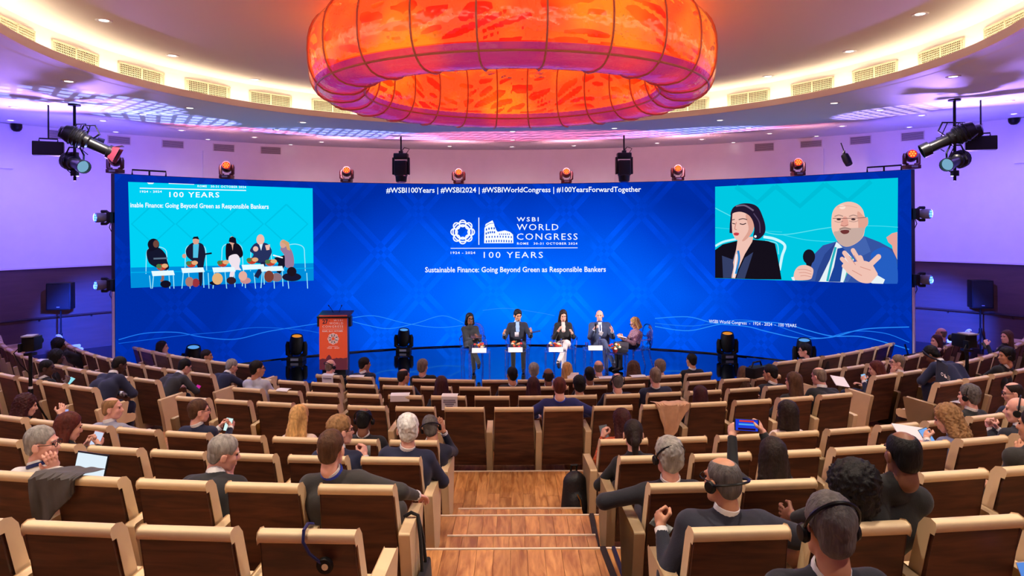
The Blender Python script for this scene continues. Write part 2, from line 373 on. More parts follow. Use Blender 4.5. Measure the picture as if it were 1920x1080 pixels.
wg = [(90, 130, 244, 262), (201, 245, 255, 271), (303, 345, 263, 278), (399, 440, 270, 285), (488, 527, 275, 290), (1414, 1452, 268, 284), (1500, 1542, 263, 277), (1593, 1634, 255, 271), (1689, 1734, 247, 264), (1812, 1843, 233, 249)]
for i, (xa, xb, ya, yb) in enumerate(wg):
    a0, a1 = wall_angle(xa, ya), wall_angle(xb, ya); zt, zb = wall_z((xa + xb) / 2, ya), wall_z((xa + xb) / 2, yb)
    grille(ROOM_C, WALL_R - .002, (a0 + a1) / 2, WALL_R * abs(a1 - a0), zb, zt, 'white wall vent high under the soffit, %s counted from the left' % ORD[i + 1], 1, 7, group='wall vents', matf=mat('vent_white', (225, 215, 210), .5))

# downlights
M_DL = emat('downlight_glow', (255, 245, 240), 5.0); M_DLR = mat('downlight_ring', (240, 235, 235), .4)
proto = None
def downlight(p, i, where, up):
    global proto
    lab = 'small round recessed downlight in the %s, %s from the left' % (where, ORD[i] if i < len(ORD) else str(i) + 'th')
    if proto is None:
        proto = empty('downlight', p, 0, lab, 'downlight', 'ceiling downlights')
        MB().lathe([(.055, -.004), (.085, -.012), (.095, -.006), (.095, .01)], 20, caps=False).build('ring', M_DLR, proto, smooth=True)
        MB().lathe([(.001, -.002), (.056, -.004)], 20, caps=False).build('lens', M_DL, proto)
        return proto
    c = copy_tree(proto); c.location = p; c['label'] = lab; return c
def on_cone(px, py):
    r = ray(px, py); lo, hi = 3.0, 25.0
    for _ in range(40):
        t = (lo + hi) / 2; p = CAMP + r * t; R = math.hypot(p.x, p.y - ROOM_C[1]); zs = np.interp(R, [q[0] for q in prof], [q[1] for q in prof])
        if p.z < zs: lo = t
        else: hi = t
    return CAMP + r * lo
cd = [(195, 38), (323, 104), (478, 149), (1440, 143), (1593, 96), (1725, 26)]
for i, (x, y) in enumerate(cd): p = at_z(x, y, Z_CEIL); downlight((p.x, p.y, Z_CEIL), i + 1, 'inner ceiling', 0)
sd = sorted([(28, 201), (129, 152), (20, 225), (193, 226), (268, 214), (217, 247), (340, 244), (356, 202), (390, 261), (568, 229), (519, 243), (477, 257), (545, 271), (603, 266), (690, 278), (744, 258), (757, 282), (825, 281), (843, 274), (961, 246), (961, 262), (960, 275), (1076, 273), (1095, 281), (1152, 240), (1232, 268), (1350, 225), (1316, 261), (1403, 239), (1443, 250), (1375, 267), (1531, 255), (1579, 236), (1650, 206), (1564, 193), (1728, 216), (1787, 143), (1891, 189), (1705, 238), (1901, 213)])
for i, (x, y) in enumerate(sd): p = on_cone(x, y); downlight((p.x, p.y, p.z - .002), i + 1, 'outer soffit', 0)

# ------------------------------------------------------------------ ring chandelier
CH_C = Vector((0, ROOM_C[1], ZC + 1.95)); CHR, CHA, CHB = 2.07, .36, .45
def ch_pt(u, v, k=1.0):
    """u round the ring, v round the tube (0 = outermost, positive = up)"""
    c, s_ = math.cos(v), math.sin(v)
    r = CHR + CHA * k * math.copysign(abs(c) ** .75, c); z = CHB * k * math.copysign(abs(s_) ** .85, s_)
    return Vector((r * math.sin(u), r * math.cos(u), z))
CH = empty('ring_chandelier', CH_C, 0, 'large glowing orange ring chandelier with leaf shaped cut-outs under the ceiling', 'chandelier')
def ch_lattice():
    NU, NV = 1280, 128; L = 2 * PI * CHR; P = 2.6
    u = np.linspace(0, L, NU, endpoint=False); v = np.linspace(0, P, NV, endpoint=False); U, V = np.meshgrid(u, v, indexing='ij')
    ns = 760; su = rng.uniform(0, L, ns); sv = rng.uniform(0, P, ns); pts = np.stack([U.ravel(), V.ravel()], 1).astype(np.float32)
    F = np.empty((len(pts),), np.float32); tilt = rng.uniform(-.6, .6)
    for a in range(0, len(pts), 8000):
        q = pts[a:a + 8000]; du = q[:, :1] - su[None]; du -= L * np.round(du / L); dv = q[:, 1:] - sv[None]; dv -= P * np.round(dv / P)
        t = .35 * np.sin(q[:, :1] * 2.1); dv2 = dv + t * du
        d = np.sqrt((du * .20) ** 2 + dv2 ** 2); d.partition(1, axis=1); F[a:a + 8000] = d[:, 1] - d[:, 0]
    F = F.reshape(NU, NV)
    thr = np.full((NU, NV), .019, np.float32)
    ang = V / P * 2 * PI; solid = (np.sin(ang) < -.62); thr[solid] = 9.0                # plain film on the underside
    hole = (F > thr + .006)
    g = np.empty((NU, NV, 3))
    for j in range(NV):
        a = 2 * PI * j / NV; c, s_ = math.cos(a), math.sin(a); r = CHR + CHA * math.copysign(abs(c) ** .75, c); z = CHB * math.copysign(abs(s_) ** .85, s_)
        g[:, j, 0] = r * np.sin(u / CHR); g[:, j, 1] = r * np.cos(u / CHR); g[:, j, 2] = z
    # pull the rim of every opening on to its smooth outline
    G = F - (thr + .006); hu, hv = L / NU, P / NV; gu = (np.roll(G, -1, 0) - np.roll(G, 1, 0)) / (2 * hu); gv = (np.roll(G, -1, 1) - np.roll(G, 1, 1)) / (2 * hv)
    g2 = gu ** 2 + gv ** 2 + 1e-6; su_ = np.clip(-G * gu / g2, -hu * .8, hu * .8); sv_ = np.clip(-G * gv / g2, -hv * .8, hv * .8)
    near = (np.abs(G) < .03) & ~solid & (thr < 1) ; U2 = U + su_ * near; V2 = (V + sv_ * near) / P * 2 * PI
    cc, ss = np.cos(V2), np.sin(V2); rr = CHR + CHA * np.sign(cc) * np.abs(cc) ** .75; g[:, :, 0] = rr * np.sin(U2 / CHR); g[:, :, 1] = rr * np.cos(U2 / CHR); g[:, :, 2] = CHB * np.sign(ss) * np.abs(ss) ** .85
    idx = np.arange(NU * NV).reshape(NU, NV); a = idx; b = np.roll(idx, -1, 0); c = np.roll(b, -1, 1); d = np.roll(idx, -1, 1)
    hf = hole.astype(int); cnt = hf + np.roll(hf, -1, 0) + np.roll(np.roll(hf, -1, 0), -1, 1) + np.roll(hf, -1, 1)
    keep = (cnt < 3) & ~solid
    f = np.stack([a[keep], d[keep], c[keep], b[keep]], 1)
    return g.reshape(-1, 3), f
def glow_mat(name, c1, c2, tr, em, rough=.35):
    m = bpy.data.materials.new(name); m.use_nodes = True; nt = m.node_tree; nt.nodes.clear(); o = nt.nodes.new('ShaderNodeOutputMaterial')
    tc = nt.nodes.new('ShaderNodeTexCoord'); n = nt.nodes.new('ShaderNodeTexNoise'); n.inputs['Scale'].default_value = 1.1; nt.links.new(tc.outputs['Object'], n.inputs[0])
    r = nt.nodes.new('ShaderNodeValToRGB'); r.color_ramp.elements[0].position = .42; r.color_ramp.elements[1].position = .62; r.color_ramp.elements[0].color = lin(c1) + (1,); r.color_ramp.elements[1].color = lin(c2) + (1,)
    nt.links.new(n.outputs[0], r.inputs[0])
    t = nt.nodes.new('ShaderNodeBsdfTranslucent'); p = nt.nodes.new('ShaderNodeBsdfPrincipled'); p.inputs['Roughness'].default_value = rough; e = nt.nodes.new('ShaderNodeEmission'); e.inputs[1].default_value = em
    for q in (t, p, e): nt.links.new(r.outputs[0], q.inputs[0])
    mx = nt.nodes.new('ShaderNodeMixShader'); mx.inputs[0].default_value = tr; nt.links.new(p.outputs[0], mx.inputs[1]); nt.links.new(t.outputs[0], mx.inputs[2])
    ad = nt.nodes.new('ShaderNodeAddShader'); nt.links.new(mx.outputs[0], ad.inputs[0]); nt.links.new(e.outputs[0], ad.inputs[1]); nt.links.new(ad.outputs[0], o.inputs[0])
    MATS[name] = m; return m
v_, f_ = ch_lattice()
mesh_np('lattice_shell', v_, f_, glow_mat('orange_lattice', (255, 118, 56), (255, 184, 52), .5, .66), CH)
mb = MB(); mb.lathe([tuple(ch_pt(0, -PI + .67 + (PI - 1.34) * j / 14).yz) for j in range(15)], 120, caps=False); mb.build('underside_panel', glow_mat('magenta_reflection_film', (188, 64, 176), (236, 92, 138), .12, .42, .1), CH, smooth=True)  # magenta screen reflection put into the film's colour and glow
def film(name, tint, gloss, base=.06):
    m = bpy.data.materials.new(name); m.use_nodes = True; nt = m.node_tree; nt.nodes.clear(); o = nt.nodes.new('ShaderNodeOutputMaterial')
    t = nt.nodes.new('ShaderNodeBsdfTransparent'); t.inputs[0].default_value = lin(tint) + (1,); g = nt.nodes.new('ShaderNodeBsdfGlossy'); g.inputs['Roughness'].default_value = gloss
    tc = nt.nodes.new('ShaderNodeTexCoord'); n = nt.nodes.new('ShaderNodeTexNoise'); n.inputs['Scale'].default_value = 6; nt.links.new(tc.outputs['Object'], n.inputs[0])
    bp = nt.nodes.new('ShaderNodeBump'); bp.inputs['Strength'].default_value = .35; bp.inputs['Distance'].default_value = .05; nt.links.new(n.outputs[0], bp.inputs['Height']); nt.links.new(bp.outputs[0], g.inputs['Normal'])
    lw = nt.nodes.new('ShaderNodeLayerWeight'); lw.inputs[0].default_value = .35
    mm = nt.nodes.new('ShaderNodeMath'); mm.operation = 'MULTIPLY_ADD'; mm.inputs[1].default_value = .75; mm.inputs[2].default_value = base; nt.links.new(lw.outputs['Fresnel'], mm.inputs[0])
    mx = nt.nodes.new('ShaderNodeMixShader'); nt.links.new(mm.outputs[0], mx.inputs[0]); nt.links.new(t.outputs[0], mx.inputs[1]); nt.links.new(g.outputs[0], mx.inputs[2]); nt.links.new(mx.outputs[0], o.inputs[0])
    MATS[name] = m; return m
mb = MB(); pr = [tuple(ch_pt(0, 2 * PI * j / 48, 1.035).yz) for j in range(49)]
mb.lathe(pr, 120, caps=False); mb.build('clear_film', film('pink_film', (255, 214, 205), .08), CH, smooth=True)
for i in range(24):
    a = 2 * PI * (i + .5) / 24; pts = [ch_pt(a, 2 * PI * j / 28, 1.06) for j in range(28)]
    MB().tube(pts, .011, 6, closed=True).build('rib', mat('rib_rose', (214, 130, 110), .35), CH, smooth=True)
for vv, rr in ((-2.3, .012), (-.85, .012)):
    MB().tube([ch_pt(2 * PI * j / 96, vv, 1.05) for j in range(96)], rr, 6, closed=True).build('hoop', MATS['rib_rose'], CH, smooth=True)
for i in range(24):
    a0, a1 = 2 * PI * (i + .12) / 24, 2 * PI * (i + .88) / 24
    MB().tube([Vector((CHR * math.sin(a0 + (a1 - a0) * j / 5), CHR * math.cos(a0 + (a1 - a0) * j / 5), -.33)) for j in range(6)], .02, 8).build('lamp_tube', emat('lamp_orange', (255, 190, 80), 9.0), CH)
mb = MB(); mb.lathe([tuple(ch_pt(0, 2 * PI * j / 32, .62).yz) for j in range(33)], 96, caps=False); mb.build('added_inner_core', glow_mat('core_glow', (214, 52, 26), (255, 160, 40), .3, .55), CH, smooth=True)  # added core; its glow stands in for lamplight behind the openings
for i in range(24):
    a0, a1 = 2 * PI * (i + .15) / 24, 2 * PI * (i + .85) / 24
    MB().tube([Vector((2.12 * math.sin(a0 + (a1 - a0) * j / 4), 2.12 * math.cos(a0 + (a1 - a0) * j / 4), .487)) for j in range(5)], .012, 6).build('added_top_lamp', emat('added_lamp_rose', (255, 130, 90), 14.0), CH)  # added tubes, hidden above the ring, to throw a rosy glow on the ceiling
for i in range(8):
    a = 2 * PI * (i + .5) / 8; MB().tube([(CHR * math.sin(a), CHR * math.cos(a), .40), (CHR * math.sin(a), CHR * math.cos(a), .52)], .015, 8).build('hanger', M_STEEL, CH)
MB().lathe([(.001, .47), (.09, .47), (.11, .5), (.11, .51)], 20, caps=False).build('centre_sensor', M_BLACK, CH, smooth=True)
# ------------------------------------------------------------------ curved LED wall
def led_mat():
    m = bpy.data.materials.new('led_blue'); m.use_nodes = True; nt = m.node_tree; nt.nodes.clear(); N = nt.nodes; L = nt.links
    o = N.new('ShaderNodeOutputMaterial'); e = N.new('ShaderNodeEmission'); uv = N.new('ShaderNodeUVMap'); uv.uv_map = 'arc'
    sp = N.new('ShaderNodeSeparateXYZ'); L.new(uv.outputs[0], sp.inputs[0])
    def mth(op, a, b=None, c=None):
        n = N.new('ShaderNodeMath'); n.operation = op
        for i, q in enumerate((a, b, c)):
            if q is None: continue
            if isinstance(q, (int, float)): n.inputs[i].default_value = q
            else: L.new(q, n.inputs[i])
        return n.outputs[0]
    u, v = sp.outputs['X'], sp.outputs['Y']
    # picture content: brighter towards the lower middle
    du = mth('DIVIDE', mth('SUBTRACT', u, .3), 7.6); dv = mth('DIVIDE', mth('SUBTRACT', v, 1.05), 3.4)
    d = mth('SQRT', mth('ADD', mth('MULTIPLY', du, du), mth('MULTIPLY', dv, dv)))
    nz = N.new('ShaderNodeTexNoise'); nz.inputs['Scale'].default_value = .45; L.new(uv.outputs[0], nz.inputs[0])
    d = mth('ADD', d, mth('MULTIPLY', mth('SUBTRACT', nz.outputs[0], .5), .35))
    r = N.new('ShaderNodeValToRGB'); cr = r.color_ramp
    cr.elements[0].position = 0; cr.elements[0].color = lin((0, 112, 250)) + (1,); cr.elements[1].position = 1.0; cr.elements[1].color = lin((0, 38, 146)) + (1,)
    q = cr.elements.new(.35); q.color = lin((0, 88, 230)) + (1,); q = cr.elements.new(.7); q.color = lin((0, 58, 188)) + (1,)
    L.new(d, r.inputs[0])
    # woven diamond bands
    def band(t, per, off):
        f = mth('FRACT', mth('ADD', mth('DIVIDE', t, per), off)); k = mth('ABSOLUTE', mth('SUBTRACT', f, .5))
        return mth('SUBTRACT', mth('LESS_THAN', k, .13), mth('LESS_THAN', k, .035))
    a = mth('ADD', u, mth('MULTIPLY', v, .92)); b = mth('SUBTRACT', u, mth('MULTIPLY', v, .92))
    ba, bb = band(a, 1.95, .1), band(b, 1.95, .45)
    mask = mth('MAXIMUM', ba, bb); cross = mth('MULTIPLY', ba, bb)
    wv = N.new('ShaderNodeTexNoise'); wv.inputs['Scale'].default_value = 1.3; L.new(uv.outputs[0], wv.inputs[0])
    gain = mth('ADD', 1.0, mth('MULTIPLY', mth('SUBTRACT', mask, mth('MULTIPLY', cross, .6)), mth('MULTIPLY', mth('SUBTRACT', wv.outputs[0], .30), .85)))
    px = N.new('ShaderNodeTexNoise'); px.inputs['Scale'].default_value = 40; L.new(uv.outputs[0], px.inputs[0])
    gain = mth('MULTIPLY', gain, mth('ADD', .86, mth('MULTIPLY', px.outputs[0], .28)))
    mc = N.new('ShaderNodeVectorMath'); mc.operation = 'SCALE'; L.new(r.outputs[0], mc.inputs[0]); L.new(gain, mc.inputs['Scale'])
    L.new(mc.outputs[0], e.inputs[0]); e.inputs[1].default_value = 1.3; L.new(e.outputs[0], o.inputs[0])
    return m
LED = empty('led_wall', (0, 0, 0), 0, 'wide curved blue screen wall behind the stage with congress lettering and two video pictures', 'screen')
NU = 96; vs = []; fs = []
for i in range(NU + 1):
    a = -LED_A + 2 * LED_A * i / NU
    for z in (STAGE_Z + .02, LED_TOP): vs.append((LED_R * math.sin(a), LED_C[1] + LED_R * math.cos(a), z))
for i in range(NU): fs.append((i * 2, i * 2 + 2, i * 2 + 3, i * 2 + 1))
mb = MB(); mb.add(vs, fs); scr = mb.build('screen_face', led_mat(), LED)
me = scr.data; ul = me.uv_layers.new(name='arc')
for p in me.polygons:
    for li in p.loop_indices:
        c = me.vertices[me.loops[li].vertex_index].co; ul.data[li].uv = (LED_R * math.atan2(c.x, c.y - LED_C[1]), c.z - STAGE_Z)
mb = MB(); arcbox(mb, LED_C, LED_R + .004, LED_R + .14, -LED_A, LED_A, STAGE_Z + .001, LED_TOP + .01, NU); mb.build('housing', M_BLACK, LED, smooth=True)
for s_ in (-1, 1):
    a = s_ * (LED_A + .004); mb = MB(); mb.box((LED_R * math.sin(a), LED_C[1] + LED_R * math.cos(a), STAGE_Z + .95), (.03, .05, 1.85), Matrix.Rotation(-a, 3, 'Z')); mb.build('edge_post', mat('post_white', (225, 215, 235), .4), LED)
# flat print on the screen: everything is laid on the curved face in (pixel of the photo -> arc, height)
def led_map(px, py, lay=0):
    p = at_circle(px, py, LED_C, LED_R); a = math.atan2(p.x, p.y - LED_C[1]); R = LED_R - .006 - .0012 * lay
    return (R * math.sin(a), LED_C[1] + R * math.cos(a), p.z)
def spline(pts, n=5, closed=True):
    out = []; k = len(pts); rg = range(k) if closed else range(k - 1)
    for i in rg:
        p0, p1, p2, p3 = (pts[(i + j) % k] if closed else pts[max(0, min(k - 1, i + j))] for j in (-1, 0, 1, 2))
        for t in range(n):
            t = t / n
            out.append(tuple(.5 * (2 * p1[a] + (p2[a] - p0[a]) * t + (2 * p0[a] - 5 * p1[a] + 4 * p2[a] - p3[a]) * t * t + (3 * p1[a] - p0[a] - 3 * p2[a] + p3[a]) * t ** 3) for a in (0, 1)))
    if not closed: out.append(pts[-1])
    return out
class Print:
    """flat coloured shapes on the screen, joined to one picture with a slot per colour"""
    def __init__(s): s.items = []; s.cols = []
    def ci(s, c):
        if c not in s.cols: s.cols.append(c)
        return s.cols.index(c)
    def poly(s, pts, col, lay=1, smooth=False): s.items.append((spline(pts) if smooth else list(pts), None, s.ci(col), lay)); return s
    def ell(s, cx, cy, rx, ry, col, lay=1, n=20): return s.poly([(cx + rx * math.cos(2 * PI * i / n), cy + ry * math.sin(2 * PI * i / n)) for i in range(n)], col, lay)
    def line(s, pts, wd, col, lay=1, smooth=True):
        p = spline(pts, 6, False) if smooth else pts; l = []; r = []
        for i, q in enumerate(p):
            a = p[max(0, i - 1)]; b = p[min(len(p) - 1, i + 1)]; dx, dy = b[0] - a[0], b[1] - a[1]; n = math.hypot(dx, dy) or 1
            w_ = wd(i / (len(p) - 1)) if callable(wd) else wd
            l.append((q[0] - dy / n * w_ / 2, q[1] + dx / n * w_ / 2)); r.append((q[0] + dy / n * w_ / 2, q[1] - dx / n * w_ / 2))
        v = l + r; k = len(l); s.items.append((v, [(i, i + 1, k + i + 1, k + i) for i in range(k - 1)], s.ci(col), lay)); return s
    def text(s, body, x0, x1, ybase, h, col, lay=1, spacing=1.0, bold=0.0, slope=0.0):
        v, f = text_fit(body, 0, x1 - x0, h, spacing, bold); s.items.append(([(x0 + p[0], ybase - p[1] + slope * p[0]) for p in v], f, s.ci(col), lay)); return s
    def build(s, name, parent, strength=1.0, clip=None):
        mb = MB()
        for pts, fs, ci, lay in s.items:
            mb.cur = ci
            if fs is None:
                bm = bmesh.new(); vv = [bm.verts.new((p[0], p[1], 0)) for p in pts]
                try: bm.faces.new(vv)
                except ValueError: bm.free(); continue
                bmesh.ops.triangulate(bm, faces=bm.faces[:])
                xs = [p[0] for p in pts]; st = 22.0
                for k in range(int(math.floor(min(xs) / st)) + 1, int(math.floor(max(xs) / st)) + 1):
                    g = bm.verts[:] + bm.edges[:] + bm.faces[:]; bmesh.ops.bisect_plane(bm, geom=g, plane_co=(k * st, 0, 0), plane_no=(1, 0, 0))
                bm.verts.index_update(); pv = [(v.co.x, v.co.y) for v in bm.verts]; pf = [tuple(v.index for v in f.verts) for f in bm.faces]; bm.free()
            else: pv, pf = pts, fs
            if clip: pv = [(min(max(p[0], clip[0]), clip[1]), min(max(p[1], clip[2]), clip[3])) for p in pv]
            mb.add([led_map(p[0], p[1], lay) for p in pv], pf)
        return mb.build(name, [emat('print_%d_%d_%d' % c, c, strength) for c in s.cols], parent)
WHT = (240, 245, 255)
Print().text('#WSBI100Years | #WSBI2024 | #WSBIWorldCongress | #100YearsForwardTogether', 724, 1202, 361.5, 9.6, WHT, bold=.012, slope=-.004).build('lettering', LED, 1.1)
Print().text('WSBI', 969, 1010, 415, 7.6, WHT, spacing=1.35, bold=.012).build('lettering', LED, 1.05)
Print().text('WORLD', 969, 1047, 431.5, 11.5, WHT, spacing=1.2).build('lettering', LED, 1.05)
Print().text('CONGRESS', 969, 1083, 449.5, 11.8, WHT, spacing=1.2).build('lettering', LED, 1.05)
Print().text('ROME   30-31 OCTOBER 2024', 969.5, 1082.5, 458.6, 4.0, WHT, spacing=1.25, bold=.02).build('lettering', LED, 1.05)
Print().text('1924 - 2024', 845, 891, 476, 4.2, WHT, spacing=1.2, bold=.02).build('lettering', LED, 1.05)
Print().text('100 YEARS', 907, 1018, 483.5, 11.2, WHT, spacing=1.25).build('lettering', LED, 1.05)
Print().text('Sustainable Finance: Going Beyond Green as Responsible Bankers', 797, 1136, 510.5, 9.6, WHT, bold=.014, slope=-.003).build('lettering', LED, 1.05)
Print().text('WSBI World Congress  -  1924 - 2024  -  100 YEARS', 1329.5, 1493.5, 605, 6.0, WHT, 3, slope=.052).build('lettering', LED, 1.0)
Print().poly([(845, 465), (1083, 464), (1083, 465.2), (845, 466.2)], WHT).build('rule_line', LED, 1.0)
Print().poly([(897, 408), (898.6, 408), (898.6, 459), (897, 459)], WHT).build('rule_line', LED, 1.0)
# knot emblem: eight interlaced rings
def knot(P, cx, cy, r, col, k=1.0):
    for i in range(8):
        a = 2 * PI * i / 8; x, y = cx + r * .71 * math.cos(a), cy + r * .71 * math.sin(a)
        P.line([(x + r * .27 * math.cos(2 * PI * j / 16), y + r * .27 * math.sin(2 * PI * j / 16)) for j in range(17)], r * .10 * k, col, 1, smooth=False)
    P.line([(cx + r * .58 * math.cos(2 * PI * j / 24), cy + r * .58 * math.sin(2 * PI * j / 24)) for j in range(25)], r * .13 * k, col, 2, smooth=False)
    P.line([(cx + r * .80 * math.cos(2 * PI * j / 24), cy + r * .80 * math.sin(2 * PI * j / 24)) for j in range(25)], r * .10 * k, col, 2, smooth=False)
    return P
knot(Print(), 867.5, 435, 22.5, WHT).build('emblem', LED, 1.05)
# amphitheatre emblem: silhouette with rows of arches
c5 = lambda x, y: (640 + x / 3.0, 320 + y / 3.0)
P = Print(); BLU = (0, 84, 214)
P.poly([c5(*p) for p in ((803, 408), (805, 325), (812, 300), (850, 279), (858, 296), (862, 312), (872, 335), (880, 344), (920, 336), (950, 345), (966, 360), (968, 408))], WHT, 1)
for row, (y0, n) in enumerate(((330, 4), (352, 5), (374, 10), (398, 11))):
    for i in range(n):
        t = (i + .5) / n; x = 809 + (155 if row > 1 else 58) * t; y = y0 - (5 if row < 2 else 3) * math.sin(t * PI) + (0 if row > 1 else 4 - 9 * t)
        hh = (10, 10, 9, 11)[row]; ww = 3.1 if row > 1 else 3.6
        P.poly([c5(x - ww, y + hh * .6), c5(x - ww, y - hh * .3), c5(x - ww * .6, y - hh * .6), c5(x + ww * .6, y - hh * .6), c5(x + ww, y - hh * .3), c5(x + ww, y + hh * .6)], BLU, 2)
for i in range(6): x = 890 + 11 * i; P.poly([c5(x - 2.4, 361), c5(x - 2.4, 353), c5(x + 2.4, 353), c5(x + 2.4, 361)], BLU, 2)
P.line([c5(806, 318), c5(830, 300), c5(856, 296)], .9, BLU, 2)
P.build('emblem', LED, 1.05)
# drifting light waves
for pts, wd, col in (
        ([(222, 637), (270, 625), (330, 623), (380, 632), (440, 636), (500, 622), (560, 612), (600, 606)], 1.6, (30, 120, 240)),
        ([(222, 644), (300, 634), (360, 627), (420, 622), (480, 614), (560, 618), (598, 624)], 1.2, (20, 100, 225)),
        ([(650, 600), (690, 610), (730, 616), (780, 606), (830, 592), (870, 606)], 1.3, (40, 140, 250)),
        ([(650, 598), (700, 592), (760, 606), (820, 614), (868, 610)], 1.2, (40, 140, 250)),
        ([(905, 582), (950, 578), (1010, 586), (1040, 592)], 1.0, (40, 140, 250)),
        ([(1228, 597), (1290, 594), (1340, 606), (1400, 612), (1440, 622), (1500, 634), (1560, 632), (1620, 617), (1705, 613)], 1.7, (40, 140, 250)),
        ([(1228, 612), (1290, 620), (1350, 608), (1410, 603), (1470, 607), (1510, 618), (1560, 630), (1620, 632), (1705, 655)], 1.7, (40, 140, 250)),
        ([(1228, 606), (1300, 611), (1380, 600), (1440, 606), (1490, 622), (1540, 634), (1600, 621), (1660, 625), (1705, 642)], 1.4, (30, 120, 240))):
    Print().line(pts, wd, col, 1).build('wave_line', LED, 1.0)

# left video picture: the whole panel on stage
c4 = lambda x, y: (x / 3.0, 320 + y / 3.0)
V = Print(); CY_ = (0, 205, 240)
V.poly([c4(720, 63), c4(1758, 99), c4(1764, 618), c4(736, 660)], CY_, 0)
V.poly([c4(735, 545), c4(1200, 535), c4(1763, 520), c4(1764, 618), c4(736, 660)], (0, 140, 215), 1)
V.poly([c4(735, 570), c4(1200, 560), c4(1763, 545), c4(1763, 550), c4(1200, 566), c4(735, 576)], (0, 170, 230), 2)
for x in (860, 1110, 1360, 1610):
    V.line([c4(x, 190), c4(x + 120, 300), c4(x, 410), c4(x - 120, 300), c4(x, 190)], 3.2, (0, 192, 226), 1, smooth=False)
V.text('100 YEARS', 317, 411, 369.5, 9.5, WHT, 3, spacing=1.2, bold=.014, slope=.006)
V.text('inable Finance: Going Beyond Green as Responsible Bankers', 244, 503.5, 388.5, 8.6, WHT, 3, bold=.016, slope=.012)
V.text('1924 - 2024', 262, 303, 361, 3.6, WHT, 3, spacing=1.2, bold=.03)
V.text('ROME   30-31 OCTOBER 2024', 370, 461, 351, 4, WHT, 3, spacing=1.2, bold=.014, slope=.02)
V.poly([c4(785, 96), c4(1384, 109), c4(1384, 114), c4(785, 101)], WHT, 1)
V.poly([c4(826, 67), c4(866, 68), c4(858, 75), c4(834, 75)], WHT, 1); V.poly([c4(948, 70), c4(1092, 76), c4(1092, 79), c4(948, 74)], WHT, 1)
SK = (214, 160, 140); DK = (18, 16, 34); CLR = (150, 225, 245)
def vchair(x, y, s=1.0):
    V.line([c4(x - 60 * s, y + 140), c4(x - 58 * s, y + 60), c4(x - 50 * s, y + 5), c4(x, y - 12), c4(x + 50 * s, y + 5), c4(x + 58 * s, y + 60), c4(x + 62 * s, y + 140)], 1.6, CLR, 2)
    V.line([c4(x - 40, y + 150), c4(x - 30, y + 250)], 1.6, CLR, 2); V.line([c4(x + 70, y + 150), c4(x + 75, y + 240)], 1.6, CLR, 2)
def vtable(x, y):
    V.poly([c4(x - 62, y), c4(x + 62, y - 4), c4(x + 70, y + 22), c4(x - 55, y + 28)], (225, 245, 252), 4); V.line([c4(x - 50, y + 26), c4(x - 58, y + 120)], 1.8, CLR, 3); V.line([c4(x + 62, y + 22), c4(x + 66, y + 110)], 1.8, CLR, 3)
    V.ell(*c4(x - 5, y - 22), 9, 6, (190, 60, 40), 4); V.ell(*c4(x + 14, y - 30), 6, 4, (225, 170, 120), 5); V.ell(*c4(x - 20, y - 28), 5, 4, (80, 120, 70), 5)
for x, y in ((880, 440), (1100, 425), (1305, 420), (1468, 425), (1655, 425)): vchair(x, y)
V.poly([c4(*p) for p in ((825, 450), (850, 435), (895, 435), (930, 470), (940, 510), (950, 545), (925, 560), (850, 530), (828, 495))], (20, 22, 44), 3, True)
V.ell(*c4(862, 415), 11, 11, DK, 4); V.ell(*c4(876, 412), 5.5, 7, (110, 70, 60), 5); V.poly([c4(835, 420), c4(855, 400), c4(865, 450), c4(835, 455)], DK, 4)
V.line([c4(862, 495), c4(940, 492)], 3, (90, 110, 130), 5); V.line([c4(900, 540), c4(915, 600), c4(905, 625)], 5, (150, 100, 90), 4)
V.poly([c4(*p) for p in ((1045, 445), (1070, 412), (1100, 405), (1140, 415), (1155, 470), (1150, 500), (1140, 570), (1135, 640), (1120, 640), (1110, 540), (1070, 500), (1050, 480))], (24, 26, 52), 3, True)
V.poly([c4(1085, 415), c4(1118, 412), c4(1112, 490), c4(1085, 490)], (80, 190, 225), 4); V.ell(*c4(1101, 395), 6, 8, SK, 4); V.poly([c4(1080, 385), c4(1088, 372), c4(1112, 370), c4(1120, 388), c4(1100, 382)], DK, 5); V.ell(*c4(1035, 480), 4, 4, SK, 5); V.line([c4(1150, 470), c4(1190, 464)], 3, DK, 5)
V.poly([c4(*p) for p in ((1270, 420), (1290, 408), (1330, 408), (1355, 430), (1366, 470), (1350, 490), (1300, 485), (1272, 500))], (22, 16, 30), 3, True)
V.poly([c4(*p) for p in ((1290, 480), (1330, 470), (1350, 500), (1345, 540), (1355, 560), (1325, 560), (1310, 600), (1290, 595), (1300, 540), (1285, 510))], (236, 222, 232), 4, True)
V.ell(*c4(1305, 393), 5.5, 8, SK, 4); V.poly([c4(1285, 400), c4(1290, 378), c4(1308, 370), c4(1325, 380), c4(1330, 410), c4(1318, 408), c4(1312, 385), c4(1298, 386)], DK, 5); V.poly([c4(1300, 412), c4(1312, 412), c4(1308, 450)], SK, 5)
V.poly([c4(*p) for p in ((1405, 450), (1430, 412), (1465, 405), (1505, 412), (1528, 450), (1520, 480), (1500, 510), (1450, 520), (1415, 500), (1425, 470))], (38, 48, 92), 3, True)
V.ell(*c4(1464, 388), 7.5, 10, (232, 185, 170), 4); V.poly([c4(1455, 410), c4(1478, 410), c4(1468, 450)], (220, 235, 245), 4); V.ell(*c4(1437, 440), 5, 5, (232, 185, 170), 5); V.poly([c4(1490, 420), c4(1518, 415), c4(1515, 445), c4(1498, 448)], (232, 185, 170), 5)
V.line([c4(1440, 505), c4(1480, 520), c4(1440, 600)], 9, (28, 34, 70), 3)
